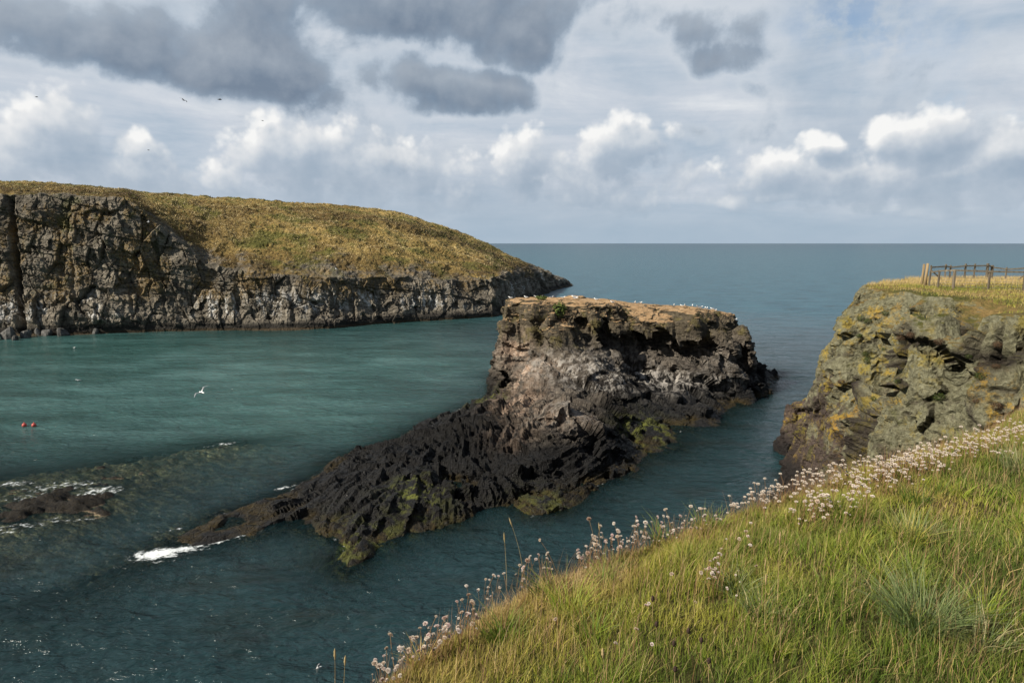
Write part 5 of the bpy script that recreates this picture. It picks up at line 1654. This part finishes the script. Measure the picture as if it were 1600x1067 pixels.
# ------------------------------------------------------------------ boulders along the foot of the headland
mb = simple_mat('boulder_rock', [(.3, (.030, .029, .028)), (.5, (.085, .083, .078)), (.75, (.19, .185, .175))], 1.2, .9, .2, .8, .15, (1, 1, 1), .35)
HV, HP = HEAD
def boulder(px, py, w, hgt, seed, label):
    c = at(px, py, 0)
    R_ = np.random.default_rng(seed)
    n, m = 16, 10
    th = np.linspace(.02, math.pi - .02, m); ph = np.linspace(0, 2 * math.pi, n, endpoint=False)
    T_, P_ = np.meshgrid(th, ph, indexing='ij')
    d = np.stack([np.sin(T_) * np.cos(P_), np.sin(T_) * np.sin(P_), np.cos(T_)], 2)
    pl = R_.normal(size=(11, 3)); pl /= np.linalg.norm(pl, axis=1, keepdims=True)
    off = R_.uniform(.62, 1.0, 11)
    dot = d @ pl.T
    r = np.where(dot > .05, off / np.maximum(dot, .05), 9).min(2)
    r = np.minimum(r, 1.15)
    V = d * r[:, :, None] * np.array([w / 2, w * .4, hgt]) + 0
    V = V.reshape(-1, 3)
    F = []
    for i in range(m - 1):
        for j in range(n):
            F.append([i * n + j, (i + 1) * n + j, (i + 1) * n + (j + 1) % n, i * n + (j + 1) % n])
    me = mesh_np('boulder', V, np.array(F), [mb], False)
    return tag(obj('boulder', me, None, (c[0], c[1] + .4, hgt * .25), (R_.uniform(-.2, .2), R_.uniform(-.3, .3), R_.uniform(0, 6))), label, 'boulder', 'boulders at the foot of the headland cliff')
BL = [(12, 521, 4.5, 2.0, 'broad flat dark boulder at the far left water edge'), (47, 511, 2.4, 1.6, 'upright boulder left of the smallest ones'), (40, 519, 2.6, 1.2, 'low dark boulder beside the broad flat one'), (60, 516, 2.0, 1.2, None), (86, 510, 3.0, 1.5, 'pale angular boulder catching the light'),
      (72, 517, 2.4, 1.2, None), (96, 517, 3.0, 1.2, 'long low boulder lying at the waterline below the pale one'), (115, 512, 2.2, 1.4, None), (125, 514, 2.0, 1.1, None), (138, 513, 1.8, 1.0, None), (30, 508, 1.8, 1.3, None), (62, 507, 2.0, 1.2, None), (105, 508, 1.6, 1.0, None), (148, 514, 1.6, .9, None), (-20, 524, 3.6, 1.8, None), (22, 524, 1.8, .8, None)]
for i, (px, py, w, hg, lb) in enumerate(BL):
    boulder(px, py + 8, w, hg * 1.15, 900 + i, lb or 'small grey boulder in the heap at the foot of the headland')

# ------------------------------------------------------------------ gulls
mgull, g = material('gull_plumage')
z_ = g.attr('grey')
g.out(g.principled(g.mix(z_, (.80, .80, .78), (.16, .17, .19)), .7, .2))
mgd, g = material('dark_plumage')
z_ = g.attr('grey')
g.out(g.principled(g.mix(z_, (.060, .055, .052), (.020, .019, .019)), .8, .1))
def loft(sections, k=8):
    """sections: (x, z, half width, half height)"""
    V, F = [], []
    for (x_, z0, w, hh) in sections:
        for q in range(k):
            an = 2 * math.pi * q / k
            V.append((x_, w * math.cos(an), z0 + hh * math.sin(an)))
    for i in range(len(sections) - 1):
        for q in range(k):
            F.append([i * k + q, i * k + (q + 1) % k, (i + 1) * k + (q + 1) % k, (i + 1) * k + q])
    F2 = [list(range(k))[::-1], [(len(sections) - 1) * k + q for q in range(k)]]
    return V, F + F2
def gull_mesh(flying, mat, dih=.3):
    V, F = loft([(-.30, .17, .012, .006), (-.24, .165, .045, .014), (-.16, .15, .055, .04), (-.04, .13, .085, .075), (.08, .15, .085, .08), (.16, .20, .055, .06), (.20, .245, .045, .045), (.245, .262, .046, .046), (.285, .26, .03, .03), (.30, .255, .013, .014), (.345, .243, .004, .006)] if not flying else
                [(-.30, 0, .07, .006), (-.22, 0, .045, .018), (-.10, 0, .06, .05), (.05, 0, .07, .065), (.16, .01, .05, .052), (.22, .02, .04, .042), (.26, .018, .026, .028), (.28, .012, .012, .013), (.325, .002, .003, .005)])
    grey = [0.0] * len(V)
    if flying:
        for s in (1, -1):
            o = len(V)
            st_ = [(0.05, .10, -.10, .03), (.20, .12, -.09, .02), (.38, .16, -.03, .016), (.52, .10, -.06, .012), (.66, .0, -.10, .006), (.74, -.09, -.12, .003)]
            for (yy, le, te, th) in st_:
                zz = dih * min(yy, .38) - .25 * max(0, yy - .38)
                for (xx, dz) in ((le, 0), ((le + te) / 2, th), (te, 0), ((le + te) / 2, -th)):
                    V.append((xx, s * yy, .03 + zz + dz)); grey.append(.9 if dz >= 0 and yy > .08 else .15)
            for i in range(len(st_) - 1):
                for q in range(4):
                    f = [o + i * 4 + q, o + i * 4 + (q + 1) % 4, o + (i + 1) * 4 + (q + 1) % 4, o + (i + 1) * 4 + q]
                    F.append(f if s > 0 else f[::-1])
            f = [o + (len(st_) - 1) * 4 + q for q in range(4)]
            F.append(f if s > 0 else f[::-1])
    else:
        for s in (1, -1):                      # folded wings and two legs
            o = len(V)
            v, f = loft([(-.36, .165, .004, .006), (-.22, .175, .016, .03), (-.06, .175, .02, .055), (.08, .175, .016, .05), (.13, .17, .006, .02)], 6)
            V += [(a, b + s * .075, c) for a, b, c in v]; F += [[q + o for q in ff] for ff in f]; grey += [.8] * len(v)
            o = len(V)
            v, f = loft([(0, 0, .01, .01), (.085, 0, .007, .007)], 5)
            V += [(c * 1.0 + .01, b + s * .03, a) for a, b, c in v]; F += [[q + o for q in ff][::-1] for ff in f]; grey += [.7] * len(v)
    me = bpy.data.meshes.new('gull')
    me.from_pydata(V, [], F)
    at2 = me.attributes.new('grey', 'FLOAT', 'POINT'); at2.data.foreach_set('value', grey)
    for p in me.polygons: p.use_smooth = True
    me.materials.append(mat); me.update()
    return me
g_stand = gull_mesh(False, mgull); g_fly = gull_mesh(True, mgull, .45); g_dark = gull_mesh(True, mgd, .2)
SG = [(798, 467), (816, 460.5), (822, 466), (838, 466), (862, 466.5), (897, 466), (900, 469), (932, 470), (958, 474), (993, 474), (1002, 475), (1054, 475), (1067, 476), (1071, 477), (1083, 476), (1091, 477), (1096, 477), (1103, 478), (1106, 479), (1114, 480), (1120, 488), (1150, 500), (900, 467), (845, 466), (880, 467)]
proto = None
for i, (px, py) in enumerate(SG):
    p = None
    for dy in np.arange(0, 14, .5):
        p, nn = hit(bv_isl, px, py + dy)
        if p is not None and nn.z > .4: break
    if p is None: continue
    if proto is None:
        proto = obj('gull', g_stand); o = proto
    else:
        o = proto.copy(); C.objects.link(o)
    o.location = p + Vector((0, .4, -.01)); pr = bv_isl.ray_cast(Vector((p.x, p.y + .4, 30)), Vector((0, 0, -1)))
    if pr[0]: o.location = pr[0] - Vector((0, 0, .01))
    o.rotation_euler = (0, 0, rnd.uniform(0, 6.28)); o.scale = (1.15,) * 3
    lb = 'white gull standing at the left corner of the islet top' if i == 0 else ('white gull standing among dry soil on the left half of the islet top' if px < 980 else 'white gull standing in the row on the right half of the islet top')
    tag(o, lb, 'gull', 'gulls resting on the islet top')
def flyer(me, px, py, d, rz, s, label, bank=0, grp_=None):
    s *= .72 if me is g_dark else .9
    o = obj('gull', me, None, by(px, py, d), (bank, 0, rz), s)
    tag(o, label, 'gull', grp_)
flyer(g_fly, 315, 613, 62, 2.6, 1.35, 'white gull gliding low over the green water of the bay', -.5)
flyer(g_fly, 497, 1043, 30, .6, .75, 'white gull flying low over the dark water at the bottom', -.7)
flyer(g_dark, 287, 157, 70, 1.2, 1.0, 'dark bird with raised wings flying under the left grey clouds', .5, 'birds in the sky')
flyer(g_dark, 343, 156, 75, .5, 1.1, 'dark bird with spread wings right of another in the sky', .15, 'birds in the sky')
flyer(g_dark, 57, 152, 110, .3, 1.0, 'tiny bird near the left edge of the sky', .2, 'birds in the sky')
flyer(g_dark, 410, 189, 120, .8, .9, 'tiny faint bird above the bright cumulus cloud', .2, 'birds in the sky')
flyer(g_dark, 232, 235, 120, .2, .9, 'tiny bird low in the sky over the headland', .1, 'birds in the sky')
flyer(g_fly, 232, 347, 140, .5, 1.0, 'white gull soaring in front of the headland cliff', .4)
flyer(g_fly, 525, 420, 150, 2.5, 1.2, 'white gull soaring in front of the grassy headland slope', .4)
for (px, py, lb) in ((116, 544, 'white gull floating on the green water below the headland'), (123, 595, 'small white gull floating farther out from the headland')):
    c = at(px, py, 0)
    o = obj('gull', g_stand, None, (c[0], c[1], -.10), (0, 0, rnd.uniform(0, 6)), 1.2)
    tag(o, lb, 'gull')

# ------------------------------------------------------------------ two red buoys
mbu = simple_mat('faded_red_plastic', [(.3, (.34, .045, .035)), (.7, (.50, .09, .07))], 5, .5, .4, .1, .01)
mro = simple_mat('wet_rope', [(.3, (.05, .04, .03)), (.7, (.12, .10, .07))], 40, .9, .1, .2, .005)
for i, (px, lb) in enumerate(((38, 'left one of two small red buoys on the green water'), (53, 'right one of two small red buoys on the green water'))):
    c = at(px, 665, .05)
    e = bpy.data.objects.new('buoy', None); C.objects.link(e); e.location = (c[0], c[1], .03); tag(e, lb, 'buoy', 'red buoys in the bay')
    m = MB(); m.ball((0, 0, .08), .24, 14, 9); obj('float', m.mesh('float', mbu), e)
    m = MB(); m.tube([(.0, 0, .29), (.0, 0, .36)], [.06, .045], 8); m.tube([(.05 * math.cos(a), 0, .38 + .05 * math.sin(a)) for a in np.linspace(0, 6.28, 10)], .015, 6); obj('top_eye', m.mesh('top_eye', mbu), e)
